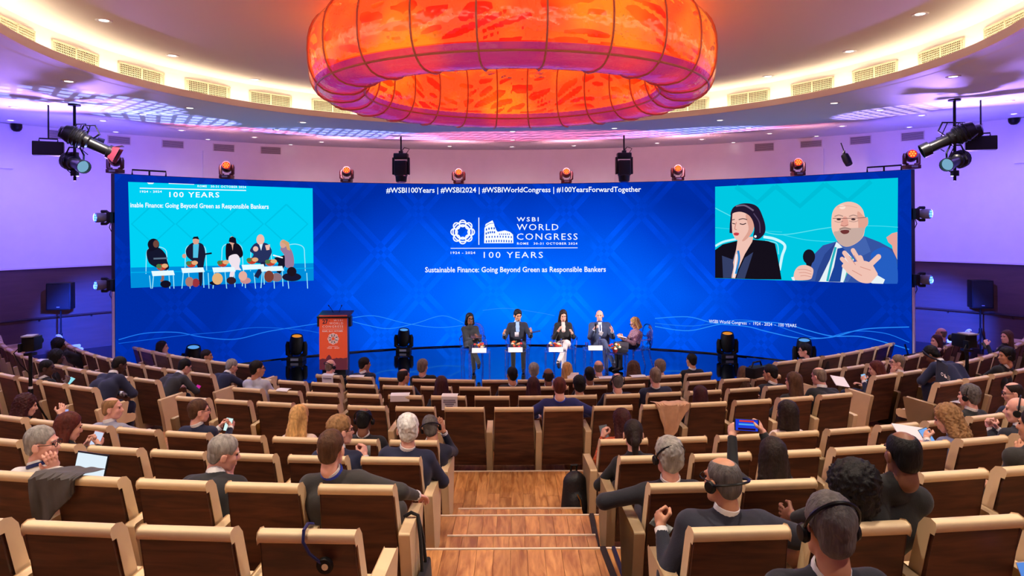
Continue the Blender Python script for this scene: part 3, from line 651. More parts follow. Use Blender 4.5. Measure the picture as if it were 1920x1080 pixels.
V.poly([c4(*p) for p in ((1575, 440), (1605, 425), (1635, 440), (1652, 490), (1648, 540), (1605, 540), (1600, 480))], (150, 120, 150), 4, True); V.poly([c4(1540, 490), c4(1600, 475), c4(1605, 530), c4(1575, 580), c4(1555, 570), c4(1565, 520)], (20, 20, 40), 3)
V.ell(*c4(1592, 412), 6, 8, SK, 4); V.poly([c4(1580, 400), c4(1600, 390), c4(1625, 405), c4(1632, 450), c4(1615, 445), c4(1605, 415), c4(1588, 404)], (205, 160, 110), 5); V.line([c4(1535, 475), c4(1590, 490)], 2.5, (235, 240, 245), 5)
for x, y in ((912, 565), (1080, 548), (1255, 545), (1420, 530), (1525, 540)): vtable(x, y)
for x, y, rx, ry, c in ((930, 638, 10, 7, DK), (1065, 625, 8, 9, (170, 120, 110)), (1100, 630, 7, 8, (150, 50, 60)), (1222, 608, 10, 11, (225, 175, 120)), (1210, 632, 11, 4, DK), (1300, 618, 9, 7, (50, 30, 40)), (1365, 592, 8, 9, (225, 170, 155)), (1380, 618, 10, 6, (200, 140, 140)), (1512, 595, 9, 11, (120, 60, 50)), (1555, 600, 10, 8, (140, 110, 120)), (1640, 568, 9, 9, (30, 18, 30)), (1640, 598, 18, 8, (24, 22, 50))): V.ell(*c4(x, y), rx, ry, c, 6)
V.build('video_picture', LED, 1.05, clip=(240, 588, 341, 541))

# right video picture: two panellists close up
c6 = lambda x, y: (1280 + x / 3.0, 320 + y / 3.0)
V = Print()
V.poly([c6(183, 90), c6(1215, 40), c6(1208, 637), c6(182, 605)], (0, 196, 222), 0)
for pts, w_, c in ((((183, 210), (280, 260), (420, 330), (560, 360), (760, 330), (840, 318)), 1.6, (90, 220, 235)), (((560, 360), (700, 390), (860, 400)), 1.2, (70, 215, 235)), (((1030, 310), (1120, 312), (1212, 318)), 1.2, (70, 215, 235)), (((183, 320), (300, 330), (560, 345)), 1.0, (60, 210, 230))): V.line([c6(*p) for p in pts], w_, c, 1)
for pts in (((300, 90), (420, 180), (520, 90)), ((520, 85), (660, 200), (800, 75)), ((800, 75), (930, 170), (1060, 60))): V.line([c6(*p) for p in pts], 9, (0, 186, 212), 1, smooth=False)
V.line([c6(183, 425), c6(230, 400), c6(300, 385)], 4, (190, 240, 248), 1); V.line([c6(455, 372), c6(520, 385), c6(575, 420), c6(560, 480), c6(545, 560)], 5, (200, 242, 250), 1); V.line([c6(465, 395), c6(530, 410), c6(540, 470)], 2, (120, 225, 240), 2)
FA = (236, 190, 176); FB = (216, 158, 142); JK = (20, 15, 26)
V.poly([c6(*p) for p in ((183, 446), (225, 415), (300, 396), (400, 388), (480, 396), (520, 410), (532, 470), (546, 545), (557, 612), (420, 611), (182, 604))], JK, 2)
V.poly([c6(*p) for p in ((312, 372), (398, 372), (392, 400), (350, 470), (310, 560), (296, 606), (275, 604), (284, 520), (302, 440))], FA, 3)
V.poly([c6(*p) for p in ((222, 478), (282, 500), (300, 450), (290, 540), (272, 604), (228, 604))], (52, 62, 100), 3); V.poly([c6(*p) for p in ((398, 458), (350, 490), (318, 560), (302, 606), (350, 607))], (52, 62, 100), 4)
V.line([c6(312, 450), c6(318, 500), c6(300, 580)], 4, (40, 130, 200), 4); V.line([c6(304, 470), c6(296, 540), c6(288, 600)], 3, (235, 235, 245), 4)
V.poly([c6(*p) for p in ((274, 250), (300, 222), (350, 212), (392, 240), (400, 300), (390, 345), (360, 382), (325, 396), (298, 384), (281, 352), (270, 312))], FA, 5, True)
V.poly([c6(*p) for p in ((355, 250), (398, 250), (400, 330), (362, 384), (335, 394), (372, 330))], FB, 6, True)
V.poly([c6(*p) for p in ((270, 248), (285, 208), (330, 186), (385, 186), (425, 206), (450, 255), (466, 310), (462, 352), (430, 384), (398, 376), (404, 330), (396, 285), (372, 250), (330, 232), (292, 236))], (34, 22, 46), 7, True)
V.poly([c6(*p) for p in ((272, 246), (281, 240), (277, 300), (280, 352), (264, 350), (266, 300))], (34, 22, 46), 7); V.line([c6(300, 200), c6(350, 196), c6(400, 225)], 3, (110, 95, 120), 8); V.line([c6(400, 240), c6(432, 290), c6(436, 350)], 2, (80, 65, 95), 8)
V.line([c6(280, 296), c6(296, 300)], 1.6, (60, 40, 50), 8); V.line([c6(322, 298), c6(340, 302), c6(358, 296)], 1.8, (60, 40, 50), 8); V.line([c6(316, 276), c6(340, 270), c6(364, 276)], 1.6, (80, 55, 60), 8); V.line([c6(276, 278), c6(294, 274)], 1.4, (80, 55, 60), 8)
V.line([c6(303, 290), c6(294, 326), c6(306, 332)], 1.5, (200, 130, 118), 8); V.poly([c6(*p) for p in ((287, 354), (300, 348), (318, 352), (312, 364), (295, 364))], (196, 60, 70), 8, True); V.ell(*c6(410, 370), 2.5, 2.5, (230, 230, 240), 8)
# man with microphone
JB = (52, 82, 158)
V.poly([c6(*p) for p in ((620, 616), (640, 600), (705, 570), (730, 480), (790, 420), (868, 398), (905, 430), (960, 430), (1028, 370), (1110, 402), (1180, 440), (1209, 500), (1208, 637), (760, 624))], JB, 2)
V.poly([c6(*p) for p in ((1060, 470), (1130, 430), (1190, 470), (1208, 540), (1208, 636), (1100, 620), (1080, 540))], (36, 92, 190), 3, True)
V.poly([c6(*p) for p in ((866, 400), (905, 430), (960, 428), (1026, 372), (1022, 400), (965, 500), (905, 628), (765, 624), (822, 510))], (226, 238, 242), 4)
V.poly([c6(*p) for p in ((872, 438), (912, 430), (920, 456), (905, 520), (888, 626), (822, 625), (852, 540))], (28, 66, 150), 5)
V.line([c6(862, 430), c6(838, 520), c6(815, 622)], 4.5, (40, 176, 190), 5); V.line([c6(1020, 395), c6(975, 450), c6(940, 530), c6(915, 625)], 4, (70, 190, 170), 5)
V.poly([c6(*p) for p in ((868, 398), (1026, 368), (1060, 455), (1010, 480), (975, 470), (1000, 520), (930, 626), (905, 626), (965, 500))], (66, 98, 172), 5); V.poly([c6(*p) for p in ((862, 404), (800, 470), (760, 560), (745, 622), (770, 622), (830, 500))], (40, 66, 138), 5)
V.poly([c6(*p) for p in ((838, 290), (843, 240), (862, 205), (900, 182), (942, 175), (985, 188), (1014, 218), (1028, 262), (1042, 264), (1044, 300), (1028, 324), (1016, 372), (975, 410), (925, 428), (885, 412), (858, 372), (842, 335))], (238, 190, 172), 6, True)
V.poly([c6(*p) for p in ((985, 230), (1026, 262), (1043, 268), (1042, 305), (1028, 322), (1012, 372), (975, 400), (990, 320))], (220, 160, 142), 7, True)
V.poly([c6(*p) for p in ((852, 345), (876, 340), (892, 326), (925, 320), (955, 328), (985, 345), (1022, 320), (1012, 374), (972, 410), (925, 427), (886, 412), (862, 378))], (196, 168, 158), 8, True)
V.poly([c6(*p) for p in ((888, 340), (910, 333), (938, 336), (932, 352), (905, 356))], (110, 50, 50), 9, True); V.line([c6(884, 330), c6(912, 322), c6(948, 330)], 3, (160, 130, 120), 9)
V.poly([c6(*p) for p in ((905, 262), (925, 262), (934, 298), (918, 308), (892, 302))], (226, 160, 144), 9, True); V.line([c6(890, 306), c6(912, 312), c6(934, 304)], 1.5, (180, 110, 100), 10)
for x in (880, 962): V.ell(*c6(x, 274), 4.2, 1.9, (70, 50, 55), 10); V.line([c6(x - 24, 258), c6(x, 250), c6(x + 24, 257)], 2, (176, 140, 130), 10)
V.line([c6(846, 268), c6(915, 268), c6(1000, 266), c6(1034, 262)], 1.0, (110, 80, 80), 11); V.line([c6(856, 284), c6(880, 290), c6(905, 284)], .8, (130, 100, 100), 11); V.line([c6(938, 283), c6(965, 288), c6(990, 281)], .8, (130, 100, 100), 11); V.line([c6(870, 205), c6(930, 198), c6(985, 208)], 1.2, (222, 168, 150), 10); V.ell(*c6(900, 205), 6, 4, (250, 220, 205), 9)
V.ell(*c6(712, 484), 11.5, 14, (22, 20, 36), 9); V.poly([c6(694, 512), c6(732, 512), c6(722, 545), c6(700, 545)], (20, 20, 34), 8)
V.poly([c6(*p) for p in ((626, 600), (634, 560), (660, 535), (700, 532), (735, 552), (732, 590), (715, 612), (640, 616))], FA, 10, True)
for i in range(3): V.line([c6(648 + 8 * i, 556 + 18 * i), c6(690, 556 + 17 * i), c6(726, 566 + 16 * i)], 1.0, (206, 140, 126), 11)
V.poly([c6(*p) for p in ((612, 600), (628, 596), (634, 618), (620, 616))], (226, 238, 242), 11)
V.poly([c6(*p) for p in ((918, 560), (950, 522), (1010, 506), (1060, 520), (1088, 560), (1098, 590), (1060, 630), (1005, 628), (955, 596))], FA, 9, True)
for a, b, w_ in (((1050, 535), (1104, 484), 10), ((1010, 520), (1000, 490), 10), ((1000, 515), (960, 448), 8.5), ((960, 530), (912, 462), 8.5), ((945, 545), (898, 496), 8), ((940, 565), (908, 536), 7.5)):
    V.line([c6(*a), c6(*b)], w_, FA, 10); V.ell(*c6(*b), w_ / 2, w_ / 2, FA, 10, 12)
for a, b in (((975, 530), (940, 480)), ((1000, 540), (1060, 560)), ((955, 560), (1010, 590)), ((985, 512), (966, 475))): V.line([c6(*a), c6(*b)], 1.2, (206, 140, 126), 11)
V.poly([c6(1060, 630), c6(1098, 588), c6(1140, 612), c6(1130, 636), c6(1070, 634)], (226, 238, 242), 10)
V.poly([c6(*p) for p in ((1148, 375), (1180, 352), (1210, 345), (1209, 500), (1185, 450), (1180, 420), (1158, 402))], (226, 160, 150), 9)
V.build('video_picture', LED, 1.05, clip=(1341, 1684, 333, 532))
# ------------------------------------------------------------------ stage lights and their lamps
def moving_head(name, loc, aim, lens, label, group, s=1.0, hang=False, estr=6.0, body=None, rz=0.0):
    """base, yoke and tilting head; aim is a world point the head looks at"""
    body = body or M_BLACK; e = empty(name, loc, rz, label, 'stage light', group); f = -1 if hang else 1
    MB().box((0, 0, f * .05 * s), (.34 * s, .30 * s, .10 * s)).build('base', body, e, bevel=.012 * s)
    MB().box((0, -.152 * s, f * .05 * s), (.16 * s, .006, .05 * s)).build('display', mat('display_grey', (120, 125, 135), .3), e)
    for q in (-1, 1):
        pl = [(q * .10 * s, 0, f * .10 * s), (q * .18 * s, 0, f * .14 * s), (q * .185 * s, 0, f * .33 * s), (q * .175 * s, 0, f * .40 * s)]
        MB().tube(pl, [.05 * s, .055 * s, .05 * s, .035 * s], 8).build('yoke_arm', body, e, smooth=True)
    c = Vector((0, 0, f * .34 * s)); w_ = Matrix.Rotation(-rz, 3, 'Z') @ (Vector(aim) - (Vector(loc) + c)); q = w_.to_track_quat('Z', 'Y').to_matrix()
    MB().lathe([(.02 * s, -.21 * s), (.10 * s, -.20 * s), (.145 * s, -.12 * s), (.15 * s, .02 * s), (.135 * s, .14 * s), (.12 * s, .2 * s), (.105 * s, .2 * s), (.10 * s, .185 * s)], 18, q, c, caps=False).build('head', body, e, smooth=True)
    ln = MB().lathe([(.001, .195 * s), (.06 * s, .193 * s), (.102 * s, .185 * s)], 18, q, c, caps=False).build('lens', lens, e, smooth=True)
    return e, Vector(loc) + c + w_.normalized() * .26 * s
def cluster_lens(e, loc, aim, s, f, m, rz=0.0):
    c = Vector((0, 0, f * .34 * s)); w_ = Matrix.Rotation(-rz, 3, 'Z') @ (Vector(aim) - (Vector(loc) + c)); q = w_.to_track_quat('Z', 'Y').to_matrix()
    for k in range(7):
        a = 2 * PI * k / 6; r = 0 if k == 6 else .062 * s
        MB().lathe([(.001, .008 * s), (.018 * s, .006 * s), (.025 * s, 0)], 10, q, c + q @ Vector((r * math.cos(a), r * math.sin(a), .198 * s)), caps=False).build('led_lens', m, e, smooth=True)
M_RED = emat('lens_red', (235, 40, 18), 1.2); M_REDB = emat('lens_red_bright', (255, 130, 60), 2.4); M_BLU = emat('lens_blue', (16, 70, 255), 1.6); M_BLUB = emat('lens_blue_bright', (120, 180, 255), 2.0)
M_REDB_BODY = mat('red_lit_shell', (60, 16, 14), .4)
RED_XY = [(216, 307), (425, 319), (650, 328), (860, 330), (1062, 329), (1271, 325), (1496, 315), (1709, 299)]
LEDP = lambda px, py, dr=0.0: at_circle(px, py, LED_C, LED_R + dr)
for i, (x, y) in enumerate(RED_XY):
    p = LEDP(x, y, .07); base = (p.x, p.y, LED_TOP + .02); aim = (p.x * .85, p.y - 3.0, LED_TOP + .9)
    e, tip = moving_head('wash_light', base, aim, M_RED, 'red glowing wash light standing on top of the blue screen, %s from the left' % ORD[i + 1], 'red wash lights', .78, estr=8, body=M_REDB_BODY)
    cluster_lens(e, base, aim, .78, 1, M_REDB)
    # the lamp tips its beam up and back on to the pale wall and soffit
    a = math.atan2(p.x, p.y - 8.7)
    spot('red_beam', tip + Vector((0, 0, .05)), (tip.x * 1.35, tip.y + 2.6, tip.z + 1.1), (1.0, .40, .52) if 1 <= i <= 6 else (.30, .18, 1.0), (110, 260)[2 <= i <= 5] if 1 <= i <= 6 else 60, 140, .9, .15)
for x0, y0, nx, lab in ((195, 408, -1, 'upper blue light on the left edge of the screen'), (197, 534, -1, 'lower blue light on the left edge of the screen'), (1731, 401, 1, 'upper blue light on the right edge of the screen'), (1729, 524, 1, 'lower blue light on the right edge of the screen')):
    a = nx * LED_A; pe = Vector((LED_R * math.sin(a), LED_C[1] + LED_R * math.cos(a), 0)); zc = (CAMP + ray(x0, y0) * pe.y).z
    loc = (pe.x + nx * .06, pe.y - .02, zc); e = empty('side_wash_light', loc, 0, lab, 'stage light', 'blue side lights')
    MB().box((0, 0, 0), (.08, .22, .22)).build('base', M_BLACK, e, bevel=.01)
    for q in (-1, 1): MB().tube([(nx * .04, 0, q * .08), (nx * .10, 0, q * .125), (nx * .20, 0, q * .125)], .03, 8).build('yoke_arm', M_BLACK, e, smooth=True)
    d = Vector((nx * .55, -.75, -.02)).to_track_quat('Z', 'Y').to_matrix(); c = Vector((nx * .21, 0, 0))
    MB().lathe([(.02, -.12), (.07, -.115), (.098, -.05), (.10, .09), (.09, .11), (.085, .10)], 18, d, c, caps=False).build('head', mat('grey_shell', (120, 120, 135), .4), e, smooth=True)
    MB().lathe([(.001, .108), (.09, .10)], 18, d, c, caps=False).build('lens', M_BLU, e)
    for k in range(7):
        an = 2 * PI * k / 6; r = 0 if k == 6 else .055; MB().lathe([(.001, .008), (.02, .004), (.024, 0)], 10, d, c + d @ Vector((r * math.cos(an), r * math.sin(an), .108)), caps=False).build('led_lens', M_BLUB, e)
    MB().tube([(nx * .02, .02, -.1), (nx * .04, .0, -.2), (-nx * .0, .02, -.3)], .008, 6).build('cable', M_BLACK, e)
    up = y0 < 450
    spot('blue_beam', (loc[0] + nx * .35, loc[1] - .25, zc), ((loc[0] + nx * 3.4, loc[1] + 1.6, zc + 1.3) if up else at_circle(186 if nx < 0 else 1738, 625, ROOM_C, WALL_R)), (.11, .09, 1.0) if up else (.02, .07, 1.0), 800 if up else 8000, 160 if up else 42, .8, .1)
    if up: spot('blue_beam', (loc[0] + nx * .35, loc[1] - .25, zc + .1), (loc[0] + nx * .9, loc[1] - 3.6, Z_SOF_IN + .3), (.34, .20, 1.0), 2000, 110, .9, .1)  # second beam added to tint the soffit violet
# moving heads standing on the stage, throwing grids of light on to the soffit
M_FLENS = emat('lens_cool', (90, 160, 235), 1.0); M_WLENS = emat('lens_warm', (225, 140, 50), 1.0)
VB, PB = (.24, .30, 1), (1, .18, .36)
for i, (x, yb, s, warm, lab, beams) in enumerate((
        (362, 672, 1.15, 0, 'black moving head light glowing blue behind the left front seats', (((190, 196), VB, 30, 3600, 27, 15), ((330, 250), VB, 50, 2600, 22, 7), ((150, 236), (.1, .5, 1), 22, 3500, 30, 30))),
        (556, 671, 1.12, 1, 'black moving head light on the stage left of the orange lectern', (((430, 252), PB, 56, 2400, 22, 7), ((330, 224), VB, 26, 3600, 24, 10))),
        (757, 655, 1.05, 0, 'black moving head light on the stage right of the orange lectern', (((660, 258), VB, 60, 2600, 24, 7), ((905, 262), PB, 60, 2200, 24, 7))),
        (1364, 660, 1.12, 1, 'black moving head light on the stage right of the seated panel', (((1300, 254), VB, 60, 2600, 24, 7), ((1060, 262), PB, 60, 2200, 24, 7), ((1470, 250), PB, 56, 2400, 22, 7))),
        (1508, 676, 1.15, 0, 'black moving head light partly behind a front row head on the right', (((1690, 210), (.36, .26, 1), 30, 3200, 27, 15), ((1580, 244), VB, 50, 2600, 22, 7), ((1800, 226), (.15, .4, 1), 22, 3000, 30, 30))))):
    p = at_circle(x, yb, LED_C, LED_R - .42); loc = (p.x, p.y, STAGE_Z)
    e, tip = moving_head('moving_head_light', loc, (p.x * .96 + .06, p.y - .5, STAGE_Z + 2.6), M_WLENS if warm else M_FLENS, lab, 'moving heads on the stage', s)
    for (ax, ay), col, ang, pw, gx_, gy_ in beams:
        tgt = on_cone(ax, ay); sp_ = spot('grid_beam', tip, tgt, col, pw, ang, .3, .004); gobo(sp_, gx_, gy_, .32)
        z_ = (tip - tgt).normalized(); rd = Vector((tip.x, tip.y - ROOM_C[1], 0)).normalized(); t_ = Vector((rd.y, -rd.x, 0)); y_ = z_.cross(t_).normalized(); x_ = y_.cross(z_)
        sp_.rotation_euler = Matrix((x_, y_, z_)).transposed().to_euler()
MB_ = None
# black cable run along the foot of the screen
pts = []
for i in range(60):
    a = -.62 + 1.24 * i / 59; R = LED_R - .10 - .03 * math.sin(i * 1.7); pts.append((R * math.sin(a), LED_C[1] + R * math.cos(a), STAGE_Z + .014))
tag(MB().tube(pts, .013, 6).build('stage_cable', M_BLACK, smooth=True), 'black cable lying along the foot of the blue screen', 'cable')
# truss heads hanging from the soffit
for x, ytop, ybot, lab in ((752, 284, 342, 'large black moving head hanging from the soffit left of centre'), (1170, 283, 338, 'large black moving head hanging from the soffit right of centre')):
    p = at_depth(x, ytop, 17.2); e = empty('hanging_moving_head', p, 0, lab, 'stage light', 'hanging moving heads'); zc = on_cone(x, ytop).z
    ztop = np.interp(math.hypot(p.x, p.y - 8.7), [q[0] for q in prof], [q[1] for q in prof]) - p.z
    MB().tube([(0, 0, ztop), (0, 0, -.02)], .02, 8).build('hanging_pole', M_BLACK, e); MB().box((0, 0, -.02), (.10, .12, .06)).build('clamp', M_BLACKM, e, bevel=.01)
    MB().box((0, 0, -.12), (.34, .24, .14)).build('base', M_BLACK, e, bevel=.02)
    for q in (-1, 1): MB().box((q * .185, 0, -.36), (.05, .14, .42), None, (1, .8)).build('yoke_arm', M_BLACK, e, bevel=.012)
    MB().box((0, -.02, -.42), (.30, .26, .38), None, (1, 1)).build('head', M_BLACK, e, bevel=.04, segs=3); MB().lathe([(.10, -.76), (.13, -.74), (.145, -.60), (.12, -.59)], 18).build('snout', M_BLACK, e, smooth=True)
    MB().lathe([(.001, -.763), (.09, -.763)], 18, caps=False).build('lens', mat('dark_glass', (14, 16, 22), .05), e)
    MB().tube([(.12, 0, -.06), (.2, .03, .06), (.08, .03, .1), (0, .03, -.0)], .01, 6).build('cable', M_BLACK, e, smooth=True)
# profile spots in the two ceiling clusters
def profile_spot(loc, aim, label, s=1.0, door=False):
    e = empty('profile_spotlight', loc, 0, label, 'spotlight', 'ceiling spotlights'); q = (Vector(aim) - Vector(loc)).to_track_quat('Z', 'Y').to_matrix()
    MB().lathe([(.03 * s, -.36 * s), (.10 * s, -.34 * s), (.125 * s, -.26 * s), (.125 * s, -.10 * s), (.10 * s, -.07 * s), (.10 * s, -.02 * s), (.075 * s, .0), (.075 * s, .24 * s)], 16, q, caps=False).build('housing', M_BLACKM, e, smooth=True)
    MB().lathe([(.075 * s, .24 * s), (.10 * s, .25 * s), (.10 * s, .36 * s), (.092 * s, .36 * s), (.092 * s, .27 * s)], 16, q, caps=False).build('lens_tube', M_BLACKM, e, smooth=True)
    for k in range(3): MB().lathe([(.127 * s, -.24 * s + .05 * k * s), (.137 * s, -.235 * s + .05 * k * s), (.137 * s, -.222 * s + .05 * k * s), (.127 * s, -.217 * s + .05 * k * s)], 16, q, caps=False).build('cooling_fin', M_BLACKM, e)
    MB().lathe([(.001, .285 * s), (.09 * s, .28 * s)], 16, q, caps=False).build('lens', emat('lens_white', (120, 170, 200), 1.0), e)
    yk = [q @ Vector((-.14 * s, 0, -.05 * s)), Vector((-.14 * s, 0, .12 * s)), Vector((-.08 * s, 0, .24 * s)), Vector((.08 * s, 0, .24 * s)), Vector((.14 * s, 0, .12 * s)), q @ Vector((.14 * s, 0, -.05 * s))]
    MB().tube(yk, .016, 6).build('yoke', M_BLACKM, e, smooth=True)
    if door:
        for a in range(4):
            R = Matrix.Rotation(a * PI / 2, 3, 'Z'); MB().add([q @ (R @ Vector(v)) for v in ((-.10, .10, .36), (.10, .10, .36), (.14, .19, .48), (-.14, .19, .48), (-.10, .106, .36), (.10, .106, .36), (.14, .196, .48), (-.14, .196, .48))], [(0, 1, 2, 3), (7, 6, 5, 4), (0, 4, 5, 1), (1, 5, 6, 2), (2, 6, 7, 3), (3, 7, 4, 0)]).build('barn_door', mat('barn_door_red', (120, 40, 60), .5), e)
    MB().tube([(0, .02, .24 * s), (-.1, .05, .05), (-.16, .06, -.12), (-.05, .03, -.2)], .008, 6).build('cable', M_BLACK, e, smooth=True)
    return e
LECX = at_depth(625, 640, 14.75).x
for side, items in (('left', [((168, 268), 12.2, (-.2, 15.0, 1.2), 1.25, True), ((140, 306), 12.2, (1.5, 5.0, 2.0), 1.15, False), ((152, 258), 12.6, (1.0, 18, 2.0), 1.0, False)]), ('right', [((1778, 262), 12.2, (.2, 15.0, 1.2), 1.25, False), ((1792, 302), 12.2, (-1.5, 5.0, 2.0), 1.15, False), ((1800, 255), 12.6, (-.6, 18, 2.0), 1.0, False)])):
    pole = at_depth(140 if side == 'left' else 1790, 280, 12.3)
    e = empty('lighting_pole', (pole.x, pole.y, 0), 0, 'black drop pole carrying the %s cluster of ceiling spotlights' % side, 'pole'); zt = on_cone(140 if side == 'left' else 1790, 235).z
    zt = float(np.interp(math.hypot(pole.x, pole.y - 8.7), [q[0] for q in prof], [q[1] for q in prof]))
    MB().tube([(0, 0, zt), (0, 0, pole.z - .55)], .025, 8).build('pole', M_BLACK, e); MB().lathe([(.10, zt - .03), (.10, zt - .001)], 16).build('ceiling_plate', M_BLACK, e)
    for k, zz in enumerate((.28, -.10, -.42)): MB().box((0, 0, pole.z + zz), (.10, .10, .10)).build('clamp', M_BLACKM, e, bevel=.01)
    for k, ((x, y), d, aim, s, door) in enumerate(items):
        p = at_depth(x, y, d); profile_spot(p, aim, '%s black spotlight of the %s ceiling cluster' % (('upper', 'lower', 'rear')[k], side), s, door)
    p = at_depth(*((91, 279) if side == 'left' else (1839, 269)), 12.6); e = empty('wall_loudspeaker', p, .5 if side == 'left' else -.5, 'flat black loudspeaker hanging beside the %s cluster of spotlights' % side, 'loudspeaker', 'hanging loudspeakers')
    MB().box((0, 0, 0), (.48, .22, .25)).build('cabinet', M_BLACK, e, bevel=.015); MB().box((0, -.112, 0), (.45, .006, .22)).build('front_grille', mat('speaker_grille', (16, 16, 18), .7, bump=.5, bscale=300), e)
    MB().tube([(-.14, 0, .125), (-.14, 0, .18), (.14, 0, .18), (.14, 0, .125)], .015, 6).build('bracket', M_BLACK, e); MB().tube([(0, 0, .18), (0, 0, float(np.interp(math.hypot(p.x, p.y - 8.7), [q[0] for q in prof], [q[1] for q in prof])) - p.z)], .015, 6).build('hanger', M_BLACK, e)
    # the cluster's stage light falls on the panel
    q = at_depth(*((168, 268) if side == 'left' else (1778, 262)), 12.0)
    spot('key_beam', q + Vector((.3 if side == 'left' else -.3, .4, -.1)), (0.6, 14.4, 1.1), (1, .93, .9), 4200, 30, .5, .12)
q = at_depth(150, 262, 12.0); spot('key_beam', q + Vector((.4, .4, -.1)), (LECX, 14.7, .9), (1, .93, .88), 1300, 13, .5, .1)  # extra spot added to brighten the lectern
# small dark camera on the right wall, two dome cameras, brackets on the screen
p = at_depth(1588, 300, 17.6); e = empty('wall_projector', p, .3, 'small black spotlight on the wall right of the screen, below the vents', 'spotlight')
MB().lathe([(.03, -.16), (.09, -.15), (.1, 0), (.085, .14), (.07, .14)], 14, Matrix.Rotation(2.6, 3, 'X')).build('housing', M_BLACK, e, smooth=True)
MB().tube([(0, .05, -.02), (.03, .10, .14), (0, .08, .24), (-.05, .08, .16)], .02, 8).build('arm', M_BLACK, e, smooth=True); MB().tube([(0, .08, .2), (0, .2, .45)], .014, 6).build('mount', M_BLACK, e)
for x, y, lab in ((31, 239, 'black dome camera under the soffit at far left'), (1901, 226, 'black dome camera under the soffit at far right')):
    p = at_circle(x, y, ROOM_C, WALL_R - .14); e = empty('dome_camera', p, -math.atan2(p.x, p.y - 8.7), lab, 'camera', 'dome cameras')
    MB().lathe([(.11, .12), (.115, .0), (.10, -.05), (.06, -.09), (.001, -.10)], 16, caps=False).build('dome', M_BLACK, e, smooth=True); MB().box((0, .08, .08), (.16, .12, .10)).build('mount', M_BLACK, e, bevel=.01)
for xa, xb, y, lab in ((248, 311, 322, 'black bracket frame on top of the screen at its left end'), (1626, 1690, 313, 'black bracket frame on top of the screen at its right end')):
    a, b = LEDP(xa, y, .07), LEDP(xb, y, .07); e = empty('bracket_frame', (0, 0, 0), 0, lab, 'bracket', 'screen brackets'); zt = LED_TOP + .01
    MB().tube([(a.x, a.y, zt), (a.x, a.y, zt + .10), (b.x, b.y, zt + .10), (b.x, b.y, zt)], .018, 6).build('bar', M_BLACK, e); m = (a + b) / 2; MB().tube([(m.x, m.y, zt), (m.x, m.y, zt + .10)], .018, 6).build('post', M_BLACK, e)

# house light: the downlights' lamps, plus a ring added for the back wall
for (x, y, p_) in ((-3.6, 6.2, 150), (3.6, 6.2, 150), (-2.2, 3.8, 150), (2.2, 3.8, 150), (0, 4.4, 150), (-3.8, 9.2, 150), (3.8, 9.2, 150), (0, 12.6, 90)):
    spot('downlight_beam', (x, y, Z_CEIL - .03), (x * 1.05, y, 0), (1, .86, .70), p_ * 2.1, 118, .8, .06)
for a in (-2.35, -1.95, -1.55, -1.15, 1.15, 1.55, 1.95, 2.35, 2.8, -2.8):
    spot('downlight_beam', (7.6 * math.sin(a), 8.7 + 7.6 * math.cos(a), Z_SOF_IN + .06), (8.0 * math.sin(a), 8.7 + 8 * math.cos(a), 0), (1, .86, .72), 240, 120, .8, .06)
for a in (-1.0, -.72, -.45, -.2, 0, .2, .45, .72, 1.0):  # pinkish spots added to brighten the back wall
    spot('downlight_beam', (12.2 * math.sin(a), 8.7 + 12.2 * math.cos(a), Z_SOF_IN + .30), (13.0 * math.sin(a), 8.7 + 13.0 * math.cos(a), 0), (1, .80, .80), 60, 150, .8, .06)
# ------------------------------------------------------------------ auditorium seats
M_WALNUT = wood('walnut_back', (58, 30, 20), (98, 56, 36), (1.2, 9, 9), .42, 2.2)
M_LEATHER = mat('beige_leather', (226, 198, 156), .5, var=.04, vscale=6, bump=.08, bscale=220)
BACK_TOP, PITCH = .85, .60
def prof_prism(mb, prof, x0, x1, taper_top=None):
    """profile in (y,z), extruded over x; x half width may follow z"""
    n = len(prof); vs = []
    for sgn in (0, 1):
        for (y, z) in prof:
            x = (x0 if sgn == 0 else x1)
            if taper_top: x *= taper_top(z)
            vs.append((x, y, z))
    mb.add(vs, [tuple(range(n - 1, -1, -1)), tuple(range(n, 2 * n))][::-1] + [(i, i + n, (i + 1) % n + n, (i + 1) % n) for i in range(n)])
    return mb
tp = lambda z: 1.0 + (.85 - z) * .16
yb = lambda z: (.85 - z) * .24                           # rear face of the reclined back
def seat_parts():
    e = empty('auditorium_seat')
    p = MB(); prof_prism(p, [(yb(.80) , .80), (yb(.10), .10), (yb(.10) + .022, .10), (yb(.80) + .022, .80)], -.226, .226, tp); p.build('back_panel', M_WALNUT, e, bevel=.004, segs=1)
    cush = [(yb(.80) - .006, .795), (yb(.83) - .010, .825), (yb(.85), .845), (yb(.85) + .03, .853), (yb(.85) + .07, .842), (yb(.80) + .095, .80), (yb(.6) + .10, .60), (yb(.36) + .10, .36), (yb(.30) + .024, .30), (yb(.795) + .024, .795)]
    p = MB(); prof_prism(p, cush, -.236, .236, tp); p.build('back_cushion', M_LEATHER, e, bevel=.008, segs=2)
    sc = [(.20, .26), (.20, .33), (.26, .355), (.60, .36), (.645, .34), (.65, .29), (.62, .26)]
    p = MB(); prof_prism(p, sc, -.25, .25); p.build('seat_cushion', M_LEATHER, e, bevel=.012, segs=2)
    return e
def arm_mesh():
    p = MB(); prof_prism(p, [(.02, .545), (.03, .555), (.46, .575), (.475, .56), (.44, .40), (.36, .012), (.13, .012), (.08, .30)], -.036, .036); return p
seat0 = seat_parts(); arm0 = arm_mesh().build('armrest', M_LEATHER, None, bevel=.008, segs=2)
SEATS = {}                                               # row -> list of (angle, empty)
